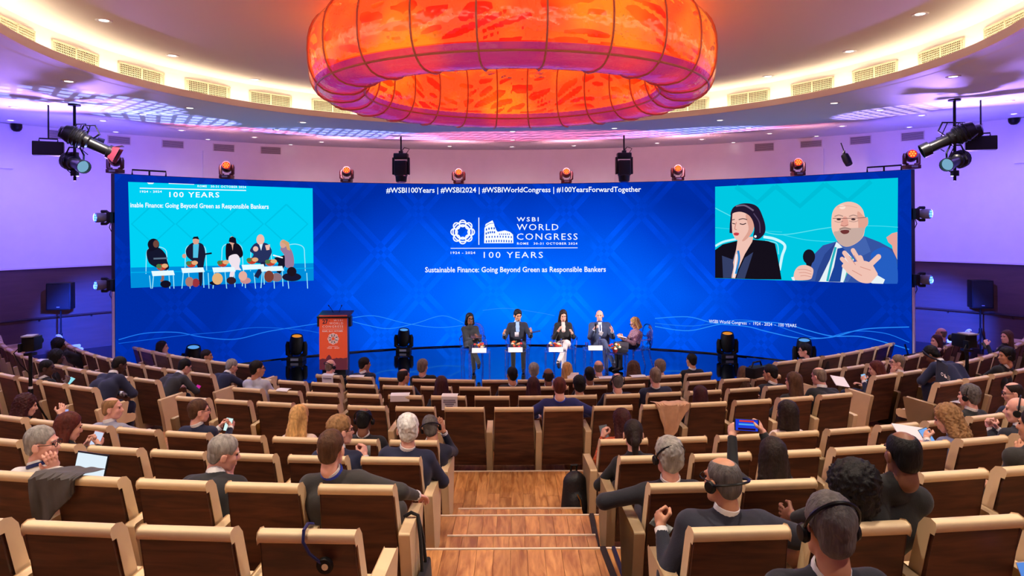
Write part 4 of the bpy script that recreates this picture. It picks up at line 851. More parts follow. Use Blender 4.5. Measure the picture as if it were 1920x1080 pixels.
def seat_frame(row, a, R=None, z=None):
    R = R or ROWS[row][0]; z = ROWS[row][1] if z is None else z
    return Vector((R * math.sin(a), ROW_C - R * math.cos(a), z)), a      # rotation about z: forward points to the row centre
rowname = {'F1': 'front row', 'F2': 'second row', 'F3': 'third row', 'F4': 'fourth row', 'B1': 'fifth row', 'B2': 'sixth row', 'B3': 'seventh row', 'B4': 'eighth row', 'B5': 'ninth row'}
first = True
def place_seat(row, a, label, left_arm, right_arm, block, R=None, z=None):
    global first
    loc, rz = seat_frame(row, a, R, z)
    o = seat0 if first else copy_tree(seat0); first = False
    o.location = loc; o.rotation_euler = (0, 0, rz); tag(o, label, 'seat', 'seats of the %s' % rowname[row])
    for f, x in ((left_arm, -.30), (right_arm, .30)):
        if f:
            c = arm0.copy(); COL.objects.link(c); c.parent = o; c.location = (x, 0, 0)
    SEATS.setdefault(row, []).append((a, loc, rz, o)); return o
def project(p):
    d = Vector(p) - CAMP
    if d.y < .3: return (-9999, -9999)
    u, v = FPX * d.x / d.y, -FPX * d.z / d.y
    return (CX + u + ROLL * v, CY + v - ROLL * u)
def row_angle(px, py, row, R=None, z=None):
    """angle on the row's circle under which the back top of a seat shows at this pixel column"""
    R = R or ROWS[row][0]; z = ROWS[row][1] if z is None else z; lo, hi = -1.35, 1.35
    f = lambda a: project((R * math.sin(a), ROW_C - R * math.cos(a), z + BACK_TOP))[0]
    best = min((abs(f(a) - px), a) for a in np.linspace(-1.0, 1.0, 1601)); return best[1]
blocks = []
for row, ks in (('F1', [k + .5 for k in range(-6, 6)]), ('F2', list(range(-7, 8))), ('F3', [k + .5 for k in range(-7, 7)]), ('F4', list(range(-7, 8)))):
    n = len(ks)
    for i, k in enumerate(ks):
        place_seat(row, k * PITCH / ROWS[row][0], 'walnut backed beige seat, %s, middle block, %s from the left' % (rowname[row], ORD[i + 1]), True, i == n - 1, 'mid')
# side blocks of the front rows: first seat at the aisle, then outwards along the curve
SIDE = {'F1': (12.0, .14), 'F2': (None, None), 'F3': (None, None), 'F4': (None, None)}
for row, xl, xr, n in (('F1', 457, 1476, 8), ('F2', 375, 1560, 12), ('F3', 270, 1662, 13), ('F4', 151, 1783, 10)):
    R, z = SIDE[row]; Rr = R or ROWS[row][0]
    for s_, x0, nm in ((-1, xl, 'left'), (1, xr, 'right')):
        a0 = row_angle(x0, 0, row, R, z)
        for i in range(n):
            a = a0 + s_ * i * PITCH / Rr
            p = Vector((Rr * math.sin(a), ROW_C - Rr * math.cos(a)))
            if math.hypot(p.x, p.y - 8.7) > WALL_R - .5: break
            place_seat(row, a, 'walnut backed beige seat, %s, %s side block, %s from the aisle' % (rowname[row], nm, ORD[i + 1]), s_ > 0 or i == n - 1, s_ < 0 or i == n - 1, nm, R, z)
    if R:                                                # low riser under the side seats of the front row
        for s_, x0 in ((-1, xl), (1, xr)):
            a0 = row_angle(x0, 0, row, R, z) - s_ * .35 / R; a1 = a0 + s_ * (n * PITCH + .1) / R
            mb = MB(); arcbox(mb, (0, ROW_C), R - .75, 11.86, min(a0, a1), max(a0, a1), .0, z, 16, sgn=-1); mb.build('riser', M_OAKF, FLOOR)
# rear rows on both sides of the centre stairs
for row, n in (('B1', 11), ('B2', 9), ('B3', 7), ('B4', 5), ('B5', 4)):
    R = ROWS[row][0]
    for s_, k0, nm in ((-1, -1.65, 'left'), (1, 1.8, 'right')):
        for i in range(n):
            a = (k0 + s_ * i) * PITCH / R; p = Vector((R * math.sin(a), ROW_C - R * math.cos(a), ROWS[row][1] + BACK_TOP)); q = project(p)
            if p.y < 1.0 or q[0] < -420 or q[0] > 2340: break
            if row == 'B5' and (s_ < 0 or i > 1): continue   # only the seats of that row which the picture reaches
            place_seat(row, a, 'walnut backed beige seat, %s, %s of the centre stairs, %s from them' % (rowname[row], nm, ORD[i + 1]), s_ > 0 or True if i == 0 or s_ > 0 else False or s_ < 0 and i == n - 1, s_ < 0 or i == n - 1, nm)
bpy.data.objects.remove(arm0)
def seat_near(row, px):
    return min(SEATS[row], key=lambda s: abs(project(s[1] + Vector((0, 0, BACK_TOP)))[0] - px))
# ------------------------------------------------------------------ people: smooth-union figures meshed with surface nets
def surface(prims, vox, k=.03, limits=None, noise=None, subs=None):
    """prims: ('c', a, b, ra, rb) tapering limb or ('e', centre, radii, 3x3 or None); returns verts, quads"""
    lo = np.full(3, 1e9); hi = -lo
    for p in prims:
        if p[0] == 'c':
            for q, r in ((p[1], p[3]), (p[2], p[4])): lo = np.minimum(lo, np.array(q) - r); hi = np.maximum(hi, np.array(q) + r)
        else: m = max(p[2]); lo = np.minimum(lo, np.array(p[1]) - m); hi = np.maximum(hi, np.array(p[1]) + m)
    pad = 3 * vox + (noise[0] if noise else 0); lo -= pad; hi += pad
    n = np.ceil((hi - lo) / vox).astype(int) + 1; ax = [lo[i] + vox * np.arange(n[i]) for i in range(3)]
    D = np.full(n, .3, np.float32)
    def dist(p, sl):
        X, Y, Z = np.meshgrid(*[ax[i][sl[i]] for i in range(3)], indexing='ij', sparse=True)
        if p[0] == 'c':
            a, b = np.array(p[1], float), np.array(p[2], float); d = b - a; L = max(d @ d, 1e-9)
            t = np.clip(((X - a[0]) * d[0] + (Y - a[1]) * d[1] + (Z - a[2]) * d[2]) / L, 0, 1)
            return np.sqrt((X - a[0] - t * d[0]) ** 2 + (Y - a[1] - t * d[1]) ** 2 + (Z - a[2] - t * d[2]) ** 2) - (p[3] + (p[4] - p[3]) * t)
        c, r = p[1], p[2]; x, y, z = X - c[0], Y - c[1], Z - c[2]
        if len(p) > 3 and p[3] is not None:
            R = np.array(p[3]).T; x, y, z = R[0, 0] * x + R[0, 1] * y + R[0, 2] * z, R[1, 0] * x + R[1, 1] * y + R[1, 2] * z, R[2, 0] * x + R[2, 1] * y + R[2, 2] * z
        k0 = np.sqrt((x / r[0]) ** 2 + (y / r[1]) ** 2 + (z / r[2]) ** 2); k1 = np.sqrt((x / r[0] ** 2) ** 2 + (y / r[1] ** 2) ** 2 + (z / r[2] ** 2) ** 2) + 1e-9
        return k0 * (k0 - 1) / k1
    def box(p, m):
        if p[0] == 'c': a = np.minimum(np.array(p[1]) - p[3], np.array(p[2]) - p[4]); b = np.maximum(np.array(p[1]) + p[3], np.array(p[2]) + p[4])
        else: q = max(p[2]); a = np.array(p[1]) - q; b = np.array(p[1]) + q
        i0 = np.clip(((a - m - lo) / vox).astype(int), 0, n - 1); i1 = np.clip(((b + m - lo) / vox).astype(int) + 2, 1, n)
        return tuple(slice(i0[i], i1[i]) for i in range(3))
    for p in prims:
        sl = box(p, k * 1.6 + 2.5 * vox); d = dist(p, sl); c = D[sl]; h = np.clip(.5 + .5 * (c - d) / k, 0, 1); D[sl] = c * (1 - h) + d * h - k * h * (1 - h)
    for p in subs or []:
        sl = box(p, .02 + 2 * vox); d = -dist(p, sl); c = D[sl]; kk = .012; h = np.clip(.5 - .5 * (c - d) / kk, 0, 1); D[sl] = c * (1 - h) + d * h + kk * h * (1 - h)
    X, Y, Z = np.meshgrid(*ax, indexing='ij', sparse=True)
    if noise: D = D + noise[0] * (np.sin(X * noise[1] + 2 * np.sin(Z * noise[1] * .7)) * np.sin(Y * noise[1] * 1.1 + 1.3 * np.sin(X * noise[1] * .6)) * np.sin(Z * noise[1] * .9 + 1.0))
    for f in limits or []: D = np.maximum(D, f(X, Y, Z))
    s = D < 0; sh = tuple(n - 1)
    cnt = np.zeros(sh, np.float32); acc = [np.zeros(sh, np.float32) for _ in range(3)]
    cr = lambda a, o: a[o[0]:o[0] + sh[0], o[1]:o[1] + sh[1], o[2]:o[2] + sh[2]]
    for axi in range(3):
        for o1 in (0, 1):
            for o2 in (0, 1):
                o = [0, 0, 0]; o[(axi + 1) % 3] = o1; o[(axi + 2) % 3] = o2; e = list(o); e[axi] = 1
                d0, d1 = cr(D, o), cr(D, e); x = (d0 < 0) != (d1 < 0); t = np.where(x, d0 / np.where(x, d0 - d1, 1), 0)
                cnt += x
                for q in range(3): acc[q] += x * ((t if q == axi else 0) + o[q])
    act = cnt > 0; ids = np.full(sh, -1, np.int64); idx = np.argwhere(act); ids[act] = np.arange(len(idx))
    c = cnt[act]; V = np.stack([lo[q] + vox * (idx[:, q] + acc[q][act] / c) for q in range(3)], 1)
    F = []
    for axi in range(3):
        b, cc = (axi + 1) % 3, (axi + 2) % 3
        i0 = [slice(None)] * 3; i1 = [slice(None)] * 3; i0[axi] = slice(0, -1); i1[axi] = slice(1, None)
        s0, s1 = s[tuple(i0)], s[tuple(i1)]; e = np.argwhere(s0 != s1)
        e = e[(e[:, b] > 0) & (e[:, cc] > 0) & (e[:, b] < sh[b]) & (e[:, cc] < sh[cc])]
        if not len(e): continue
        fl = s0[tuple(e.T)]
        def g(db, dc): q = e.copy(); q[:, b] -= db; q[:, cc] -= dc; return ids[tuple(q.T)]
        A, B, C, Dq = g(1, 1), g(0, 1), g(0, 0), g(1, 0)
        q = np.stack([A, B, C, Dq], 1); q[~fl] = q[~fl][:, ::-1]; F.append(q)
    return V, np.concatenate(F)
CACHE = {}
def cached(key, fn):
    if key not in CACHE: CACHE[key] = fn()
    return CACHE[key]
def head_skin(fem, vox):
    w_ = .94 if fem else 1.0
    pr = [('e', (0, -.012, .036), (.074 * w_, .093, .084)), ('e', (0, .022, -.03), (.060 * w_, .070, .082)), ('e', (0, .052, -.088), (.030, .030, .026)), ('c', (-.034 * w_, .02, -.075), (-.02, .05, -.092), .026, .024), ('c', (.034 * w_, .02, -.075), (.02, .05, -.092), .026, .024),
          ('c', (0, .086, .012), (0, .104, -.026), .007, .012), ('e', (0, .098, -.03), (.015, .012, .009)), ('c', (-.036, .078, .028), (.036, .078, .028), .011, .011), ('c', (-.018, .087, -.058), (.018, .087, -.058), .006, .006), ('c', (-.015, .085, -.070), (.015, .085, -.070), .007, .007),
          ('e', (-.036, .062, -.022), (.020, .018, .022)), ('e', (.036, .062, -.022), (.020, .018, .022)),
          ('c', (0, -.020, -.05), (0, -.036, -.125), .052 * (.88 if fem else 1), .056 * (.85 if fem else 1))]
    V, F = surface(pr, vox, .014, subs=[('e', (-.031, .092, .008), (.014, .012, .009)), ('e', (.031, .092, .008), (.014, .012, .009))])
    parts = [(V, F)]
    for s_ in (-1, 1):
        parts.append(surface([('e', (s_ * .084 * w_, -.014, -.006), (.011, .020, .032)), ('c', (s_ * .072 * w_, .0, .01), (s_ * .076 * w_, .0, -.03), .010, .009)], max(vox * .7, .006), .008, subs=[('e', (s_ * .097 * w_, -.006, -.004), (.007, .009, .017))]))
    return join(parts)
def join(parts):
    vs = []; fs = []; o = 0
    for v, f in parts: vs.append(v); fs.append(f + o); o += len(v)
    return np.concatenate(vs), np.concatenate(fs)
def lim_face(front=.045, sl=.55, zl=-.05): return lambda X, Y, Z: (Y - front - sl * np.maximum(Z, zl)) * .87
def lim_low(z): return lambda X, Y, Z: (z - Z) + 0 * X
EARS = [('e', (-.086, .006, -.012), (.026, .026, .040)), ('e', (.086, .006, -.012), (.026, .026, .040))]
def hair_mesh(style, vox):
    base = [('e', (0, -.020, .046), (.080, .102, .090)), ('e', (0, -.062, -.018), (.064, .048, .062))]
    if style == 'short': return surface(base, vox, .02, [lim_face(.038), lim_low(-.085)], (.003, 110), EARS)
    if style == 'buzz': return surface([('e', (0, -.014, .038), (.078, .098, .087)), ('e', (0, -.055, -.018), (.068, .047, .060))], vox, .02, [lim_face(.030), lim_low(-.08)], None, EARS)
    if style == 'thick': return surface([('e', (0, -.022, .054), (.090, .110, .096)), ('e', (0, -.066, -.01), (.078, .052, .075))], vox, .02, [lim_face(.036), lim_low(-.095)], (.006, 90), EARS)
    if style == 'balding': return surface([('e', (0, -.014, .038), (.078, .0975, .0865)), ('e', (0, -.057, -.018), (.066, .047, .060))], vox * .8, .02, [lim_face(.012), lim_low(-.085)], None, EARS + [('e', (0, -.008, .132), (.050, .080, .052))])
    if style == 'fringe': return surface([('e', (0, -.014, .030), (.079, .099, .084)), ('e', (0, -.058, -.018), (.069, .046, .060))], vox, .02, [lim_face(-.005, .2), lim_low(-.075)], None, EARS + [('e', (0, .0, .12), (.085, .125, .085))])
    if style == 'afro': return surface([('e', (0, -.03, .055), (.125, .125, .12)), ('e', (0, -.06, -.04), (.105, .075, .09))], vox, .03, [lim_face(.055, .4)], (.012, 95))
    if style == 'curly': return surface([('e', (0, -.025, .05), (.105, .112, .10)), ('c', (-.07, -.03, .0), (-.085, -.04, -.13), .05, .055), ('c', (.07, -.03, .0), (.085, -.04, -.13), .05, .055), ('c', (0, -.06, .0), (0, -.085, -.15), .08, .075)], vox, .03, [lim_face(.045)], (.011, 105))
    if style == 'long': return surface([('e', (0, -.020, .048), (.086, .106, .091)), ('c', (-.062, -.02, 0), (-.072, -.045, -.20), .036, .045), ('c', (.062, -.02, 0), (.072, -.045, -.20), .036, .045), ('c', (0, -.06, .0), (0, -.085, -.24), .072, .065)], vox, .025, [lim_face(.028)], (.004, 90))
    if style == 'bob': return surface([('e', (0, -.020, .048), (.090, .108, .093)), ('c', (-.064, -.015, 0), (-.076, -.02, -.105), .038, .042), ('c', (.064, -.015, 0), (.076, -.02, -.105), .038, .042), ('c', (0, -.06, .0), (0, -.075, -.12), .074, .066)], vox, .025, [lim_face(.028), lim_low(-.15)], (.004, 90))
    if style == 'tied': return surface(base + [('c', (0, -.11, .02), (0, -.135, -.03), .035, .03), ('c', (0, -.13, -.02), (0, -.12, -.20), .032, .022)], vox, .02, [lim_face(.04)], (.003, 100), EARS)
HANDS = {'relax': ((.25, .45, .5), .35), 'grip': ((1.0, 1.2, .8), .9), 'open': ((.05, .12, .1), .2)}
def hand_mesh(kind, vox):
    """wrist at the origin, fingers along +y, palm down, thumb on +x"""
    (b1, b2, b3), th = HANDS[kind]
    pr = [('c', (0, -.02, 0), (0, .01, 0), .026, .027), ('e', (-.004, .048, 0), (.040, .046, .016)), ('c', (.02, .015, -.004), (.03, .05, -.004), .016, .012)]
    for x, L, a in ((.030, .072, .10), (.010, .080, .02), (-.011, .074, -.05), (-.031, .058, -.14)):
        p = Vector((x, .088 if x > -.03 else .080, 0)); an = 0; d0 = Vector((math.sin(a), math.cos(a), 0))
        for f, bnd in ((.45, b1), (.32, b2), (.26, b3)):
            an += bnd; q = p + Vector((d0.x * math.cos(an), d0.y * math.cos(an), -math.sin(an))) * L * f; pr.append(('c', tuple(p), tuple(q), .0092, .0082)); p = q
    p = Vector((.034, .03, -.006)); q = p + Vector((.030, .030, -.012 - .01 * th)); r = q + Vector((.004 - .012 * th, .030, -.010 * th)); pr += [('c', tuple(p), tuple(q), .0125, .0105), ('c', tuple(q), tuple(r), .0105, .0085)]
    return surface(pr, vox, .008)
def place_np(vf, M):
    v, f = vf; A = np.array(M)[:3]; return v @ A[:, :3].T + A[:, 3], f
SKINS = {'light': (226, 170, 146), 'pink': (232, 172, 152), 'tan': (198, 140, 108), 'brown': (122, 76, 54), 'dark': (78, 48, 38), 'olive': (190, 138, 108)}
HAIRC = {'black': (18, 15, 16), 'dark': (38, 26, 22), 'brown': (84, 56, 38), 'auburn': (86, 36, 26), 'darkred': (58, 22, 22), 'blond': (206, 160, 100), 'grey': (150, 144, 138), 'white': (226, 222, 218), 'greybrown': (122, 104, 90), 'saltpepper': (96, 90, 88), 'lightbrown': (150, 112, 74)}
def m_skin(k): return mat('skin_' + k, SKINS[k], .5, var=.05, vscale=30)
def m_hair(k): return mat('hair_' + k, HAIRC[k], .62, var=.35, vscale=40, bump=.7, bscale=110, stretch=(1, 1, .22), spec=.3)
def m_cloth(c): return mat('cloth_%d_%d_%d' % c, c, .82, var=.10, vscale=14, bump=.15, bscale=160, sheen=.1)
M_EYE = mat('eye_dark', (30, 20, 18), .15); M_SHOE = mat('black_shoe', (24, 20, 20), .35); M_CUFF = mat('white_shirt', (235, 232, 232), .7)
eye_tmp = MB().lathe([(.001, -.006), (.006, -.004), (.0075, 0), (.006, .004), (.001, .006)], 8, Matrix.Rotation(PI / 2, 3, 'X'), (.031, .0795, .008), caps=False).build('eye', M_EYE, None, smooth=True); EYE_ME = eye_tmp.data; bpy.data.objects.remove(eye_tmp)
def brow_data(m):
    def f():
        o = MB().tube([(.014, .090, .026), (.032, .088, .031), (.048, .078, .026)], .0042, 5).build('eyebrow', m, None, smooth=True); d = o.data; bpy.data.objects.remove(o); return d
    return cached(('brow', m.name), f)
def unit(v): return v.normalized() if v.length > 1e-6 else Vector((0, 0, 1))
def ik(S_, W_, l1, l2, pole):
    d = W_ - S_; L = d.length
    if L > (l1 + l2) * .985: W_ = S_ + d * ((l1 + l2) * .985 / L); d = W_ - S_; L = d.length
    a = (l1 * l1 - l2 * l2 + L * L) / (2 * L); h = math.sqrt(max(l1 * l1 - a * a, 0)); u = d / L; p = pole - u * pole.dot(u); return S_ + u * a + unit(p) * h, W_
def hand_matrix(W_, d, palm):
    y = unit(d); z = -unit(palm - y * palm.dot(y)); x = y.cross(z); return Matrix(((x.x, y.x, z.x, W_.x), (x.y, y.y, z.y, W_.y), (x.z, y.z, z.z, W_.z), (0, 0, 0, 1)))
HEADS = []
def person(label, loc, rz, H, yaw=0, pitch=0, roll=0, hair=('short', 'dark'), skin='light', top=(28, 30, 44), pants=None, fem=False, build=1.0, twist=0, arms=('lap', 'lap'), hand=('relax', 'relax'), collar=True, glasses=False, headset=False, lanyard=None, near=False, legs='sit', pel=None, tie=None, shirt=None, hs=1.0, group='audience', seat_h=.36, sleeves=True, foot=None, lap=None, ears=True):
    """a seated figure; H is the centre of the head in the seat's own frame (x right, y forward, z up)"""
    b = build * (.9 if fem else 1.0); e = empty('person', loc, rz, label, 'person', group)
    hv = .0075 if near else .011; bv = .015 if near else .021
    H = Vector(H); pel = Vector(pel) if pel else Vector((max(-.26, min(.26, .75 * H.x)), .26, seat_h + .09))
    T = unit(H - pel); Rh = Matrix.Rotation(math.radians(yaw), 3, 'Z') @ Matrix.Rotation(math.radians(pitch), 3, 'X') @ Matrix.Rotation(math.radians(roll), 3, 'Y')
    N_ = H + Rh @ Vector((0, -.04, -.10)) * hs * .55 - T * .092
    T = unit(N_ - pel); ax_ = Matrix.Rotation(math.radians(twist), 3, T) @ Vector((1, 0, 0)); ax_ = unit(ax_ - T * ax_.dot(T)); fw = T.cross(ax_) * -1 if T.cross(ax_).y < 0 else T.cross(ax_)
    Ls = (N_ - pel).length; C_ = pel.lerp(N_, .60) - fw * .02 * (1 + max(0, T.y))
    SW = .158 * (1.0 if not fem else .9) * (.5 + .5 * b)
    Sh = [N_ - T * .074 + ax_ * s_ * SW for s_ in (-1, 1)]
    tor = []
    for s_ in (-1, 1):
        o1, o2, o3 = ax_ * s_ * .065 * b, ax_ * s_ * .078 * b, ax_ * s_ * .082 * b
        tor += [('c', tuple(pel + o1), tuple(C_ + o2), .118 * b, .116 * b), ('c', tuple(C_ + o2), tuple(N_ - T * .150 + o3), .116 * b, .078 * b)]
    for s_ in (0, 1): tor.append(('c', tuple(N_ - T * .045), tuple(Sh[s_]), .052, .062 * b))
    W = []; E = []; l1, l2 = .285, .25
    for i, s_ in enumerate((-1, 1)):
        a = arms[i]
        if a == 'lap': w_ = Vector((pel.x + s_ * .09, pel.y + .26, seat_h + .20)); pole = Vector((s_ * .8, .0, -.7))
        elif a == 'rest': w_ = Vector((s_ * .29, pel.y + .20, .625)); pole = Vector((s_ * 1.0, -.6, .0))
        elif a == 'down': w_ = Vector((s_ * .24, pel.y + .12, seat_h + .08)); pole = Vector((s_ * .6, -.8, 0))
        elif a == 'knee': w_ = Vector((pel.x * 1.3 + s_ * .08, pel.y + .48, seat_h + .22)); pole = Vector((s_ * 1.0, -.1, -.3))
        elif a == 'chin': w_ = H + Rh @ Vector((s_ * .02, .085, -.185)); pole = Vector((s_ * .15, .5, -1))
        elif a == 'ear': w_ = H + Rh @ Vector((s_ * .13, .06, -.06)); pole = Vector((s_ * 1.0, .1, -.8))
        else: w_ = Vector(a[:3]); pole = Vector(a[3]) if len(a) > 3 else Vector((s_ * .35, -.35, -1.0))
        el, w_ = ik(Sh[i], w_, l1, l2, pole); E.append(el); W.append(w_)
    armp = []
    for i in (0, 1): armp += [('c', tuple(Sh[i]), tuple(E[i]), .060 * b, .049 * b), ('c', tuple(E[i]), tuple(W[i]), .048 * b, .034)]
    # body: head with face, neck, torso, arms, legs, hands in one mesh
    legp = []
    if legs == 'sit':
        kn = [Vector((s_ * .11, pel.y + .42, seat_h + .075)) for s_ in (-1, 1)]; an = [Vector((s_ * .11, pel.y + .42, .09)) for s_ in (-1, 1)]
    elif legs == 'cross':
        kn = [Vector((-.02, pel.y + .44, seat_h + .07)), Vector((.02, pel.y + .46, seat_h + .17))]; an = [Vector((-.05, pel.y + .40, .09)), Vector((-.17, pel.y + .62, .24))]
    elif legs == 'crossl':
        kn = [Vector((-.02, pel.y + .46, seat_h + .17)), Vector((.02, pel.y + .44, seat_h + .07))]; an = [Vector((.17, pel.y + .62, .24)), Vector((.05, pel.y + .40, .09))]
    elif legs == 'stand':
        kn = [Vector((s_ * .10, pel.y + .02, .50)) for s_ in (-1, 1)]; an = [Vector((s_ * .10, pel.y, .09)) for s_ in (-1, 1)]
    else: kn, an = [Vector(q) for q in legs[0]], [Vector(q) for q in legs[1]]
    hp = [pel + Vector((s_ * .085, .0, -.02)) for s_ in (-1, 1)]
    for i in (0, 1): legp += [('c', tuple(hp[i]), tuple(kn[i]), .092 * b, .066 * b), ('c', tuple(kn[i]), tuple(an[i]), .060 * b, .046)]
    Mh = Matrix.Translation(H) @ Rh.to_4x4() @ Matrix.Scale(hs, 4)
    parts = [place_np(cached(('head', fem, hv), lambda: head_skin(fem, hv)), Mh)]
    inner = [(q[0], q[1], q[2], q[3] * .72, q[4] * .72) for q in tor + armp + legp] + [('c', tuple(H + Rh @ Vector((0, -.03, -.09)) * hs), tuple(N_ - T * .05), .05, .055)]
    parts.append(surface(inner, .03 if not near else .022, .02))
    for i, s_ in enumerate((-1, 1)):
        d = unit(W[i] - E[i]); k = arms[i]; palm = Vector((0, 0, -1))
        if k in ('chin', 'ear'): palm = H - W[i]; d = unit(d + Vector((0, 0, .5)))
        elif not isinstance(k, str): palm = Vector((-s_ * .9, .35, -.1)); d = unit(d + Vector((0, .1, .35)))
        Mm = hand_matrix(W[i] + d * .012, d, palm)
        if s_ < 0: pass
        hm = cached(('hand', hand[i], near), lambda: hand_mesh(hand[i], .0055 if near else .008))
        v, f = hm
        if s_ > 0: v = v * np.array([-1, 1, 1]); f = f[:, ::-1]
        parts.append(place_np((v, f), Mm))
    V, F = join(parts); mesh_np('body', V, F, m_skin(skin), e)
    # clothes
    jac = list(tor); 
    if sleeves: jac += armp
    jac.append(('c', tuple(N_ - T * .05), tuple(N_ - T * .012), .072, .064))
    vn = shirt is not None or tie is not None; ff = unit(fw)
    V, F = surface(jac, bv if not vn else .012, .03, subs=[('c', tuple(N_ + T * .02 + ff * .075), tuple(C_ + ff * .150 * b - T * .02), .058, .010)] if vn else None); mc = m_cloth(top) if not isinstance(top, bpy.types.Material) else top
    mesh_np('jacket' if collar else 'top', V, F, mc, e)
    V, F = surface(legp + [('e', tuple(pel + Vector((0, 0, -.005))), (.165 * b, .135, .115))], bv * 1.15, .03); mesh_np('trousers', V, F, m_cloth(pants or top if not isinstance(pants or top, bpy.types.Material) else (30, 30, 36)), e)
    fd = foot or [Vector((0, 1, -.1))] * 2
    for i in (0, 1):
        d = unit(Vector(fd[i])); a = an[i] + Vector((0, 0, -.035))
        V, F = surface([('c', tuple(a - d * .03), tuple(a + d * .10 + Vector((0, 0, -.012))), .038, .034), ('c', tuple(a + d * .08 + Vector((0, 0, -.015))), tuple(a + d * .17 + Vector((0, 0, -.02))), .034, .026), ('c', tuple(an[i] + Vector((0, 0, .02))), tuple(a), .042, .038)], .018, .02)
        mesh_np('shoe', V, F, M_SHOE, e)
    nk = unit(H + Rh @ Vector((0, -.035, -.11)) * hs - N_); Rn = nk.to_track_quat('Z', 'Y').to_matrix()
    if collar: MB().lathe([(.060, -.02), (.0655, .0), (.064, .030), (.060, .032), (.058, .01)], 18, Rn, N_ + nk * .005, caps=False).build('shirt_collar', m_cloth(shirt) if shirt else M_CUFF, e, smooth=True)
    if collar:
        for i in (0, 1):
            d = unit(W[i] - E[i]); MB().lathe([(.033, -.03), (.036, .0), (.036, .012), (.030, .012)], 12, d.to_track_quat('Z', 'Y').to_matrix(), W[i] - d * .0, caps=False).build('shirt_cuff', m_cloth(shirt) if shirt else M_CUFF, e, smooth=True)
    if lanyard:
        MB().lathe([(.068, -.012), (.073, -.008), (.071, .014), (.067, .014)], 18, Rn, N_ + nk * .006, caps=False).build('lanyard', m_cloth(lanyard), e, smooth=True)
    if vn:                                                  # shirt front between the lapels
        c1, c2 = N_ - T * .035 + ff * .022, C_ + ff * .070 * b
        V, F = surface([('c', tuple(c1), tuple(c2), .052, .058)], .012, .01); mesh_np('shirt_front', V, F, m_cloth(shirt or (232, 234, 240)), e)
        if tie is not None: V, F = surface([('c', tuple(c1 + ff * .050 - T * .01), tuple(c2 + ff * .054), .012, .017)], .009, .01); mesh_np('tie', V, F, m_cloth(tie), e)
    if hair:
        V, F = place_np(cached(('hair', hair[0], near), lambda: hair_mesh(hair[0], .008 if near else .011)), Mh); mesh_np('hair', V, F, m_hair(hair[1]), e)
    for fx in (1, -1):
        for nm, d in (('eye', EYE_ME), ('eyebrow', brow_data(m_hair(hair[1] if hair else 'greybrown')))):
            o = bpy.data.objects.new(nm, d); COL.objects.link(o); o.parent = e; o.matrix_local = Mh @ Matrix.Diagonal((fx, 1, 1, 1))
    if glasses:
        g = MB()
        for s_ in (-1, 1):
            g.tube([(s_ * .033 + .023 * math.cos(t), .102, .006 + .018 * math.sin(t)) for t in np.linspace(0, 2 * PI, 13)[:-1]], .0022, 5, closed=True)
            g.tube([(s_ * .056, .100, .010), (s_ * .078, .06, .010), (s_ * .082, -.005, .012), (s_ * .080, -.03, -.008)], .0026, 5)
        g.tube([(-.010, .104, .010), (0, .107, .013), (.010, .104, .010)], .0022, 5); o = g.build('glasses', M_BLACK, e, smooth=True); o.matrix_local = Mh
    if headset:
        g = MB(); tilt = headset if isinstance(headset, (int, float)) and not isinstance(headset, bool) else 25
        R_ = Matrix.Rotation(math.radians(tilt), 3, 'X'); pts = [R_ @ Vector((.094 * math.sin(t), 0, .03 + .112 * math.cos(t))) + Vector((0, -.012, 0)) for t in np.linspace(-1.75, 1.75, 22)]
        hs_o = g.tube(pts, .0065, 6).build('headset', M_BLACKM, e, smooth=True); hs_o.matrix_local = Mh
        for s_ in (-1, 1):
            c = MB().lathe([(.012, .0), (.030, .003), (.034, .016), (.028, .028), (.010, .030)], 16, Matrix.Rotation(s_ * PI / 2, 3, 'Y'), (s_ * .076, -.004, -.012)).build('ear_cup', M_BLACK, hs_o, smooth=True)
    HEADS.append((label, tuple(round(q, 2) for q in H))); return e, W, E, H
def ray_near(px, py, Q):
    r = ray(px, py); return CAMP + r * ((Q - CAMP).dot(r) / r.dot(r))
def seated(label, row, hx, hy, seat_px, fwd=.20, **kw):
    """someone in the audience: the seat under seat_px, the head where the photograph shows it"""
    if kw.get('hair', ('', ''))[0] in ('long', 'curly', 'tied'): fwd = max(fwd, .33)
    a, loc, rz, so = seat_near(row, seat_px); Q = loc + Matrix.Rotation(rz, 3, 'Z') @ Vector((0, fwd, 1.0)); P = ray_near(hx, hy, Q)
    H = Matrix.Rotation(-rz, 3, 'Z') @ (P - loc); return person(label, loc, rz, H, **kw)
def hand_at(row, seat_px, px, py, fwd, z=.78):
    a, loc, rz, so = seat_near(row, seat_px); Q = loc + Matrix.Rotation(rz, 3, 'Z') @ Vector((0, fwd, z)); P = ray_near(px, py, Q); return P, Matrix.Rotation(-rz, 3, 'Z') @ (P - loc), rz
def loc_of(row, seat_px, px, py, fwd, z=.78): return tuple(hand_at(row, seat_px, px, py, fwd, z)[1])
# ------------------------------------------------------------------ the audience
NAVY, BLK, CHAR, GREY = (26, 32, 62), (20, 20, 24), (44, 44, 50), (150, 152, 172)
A = seated
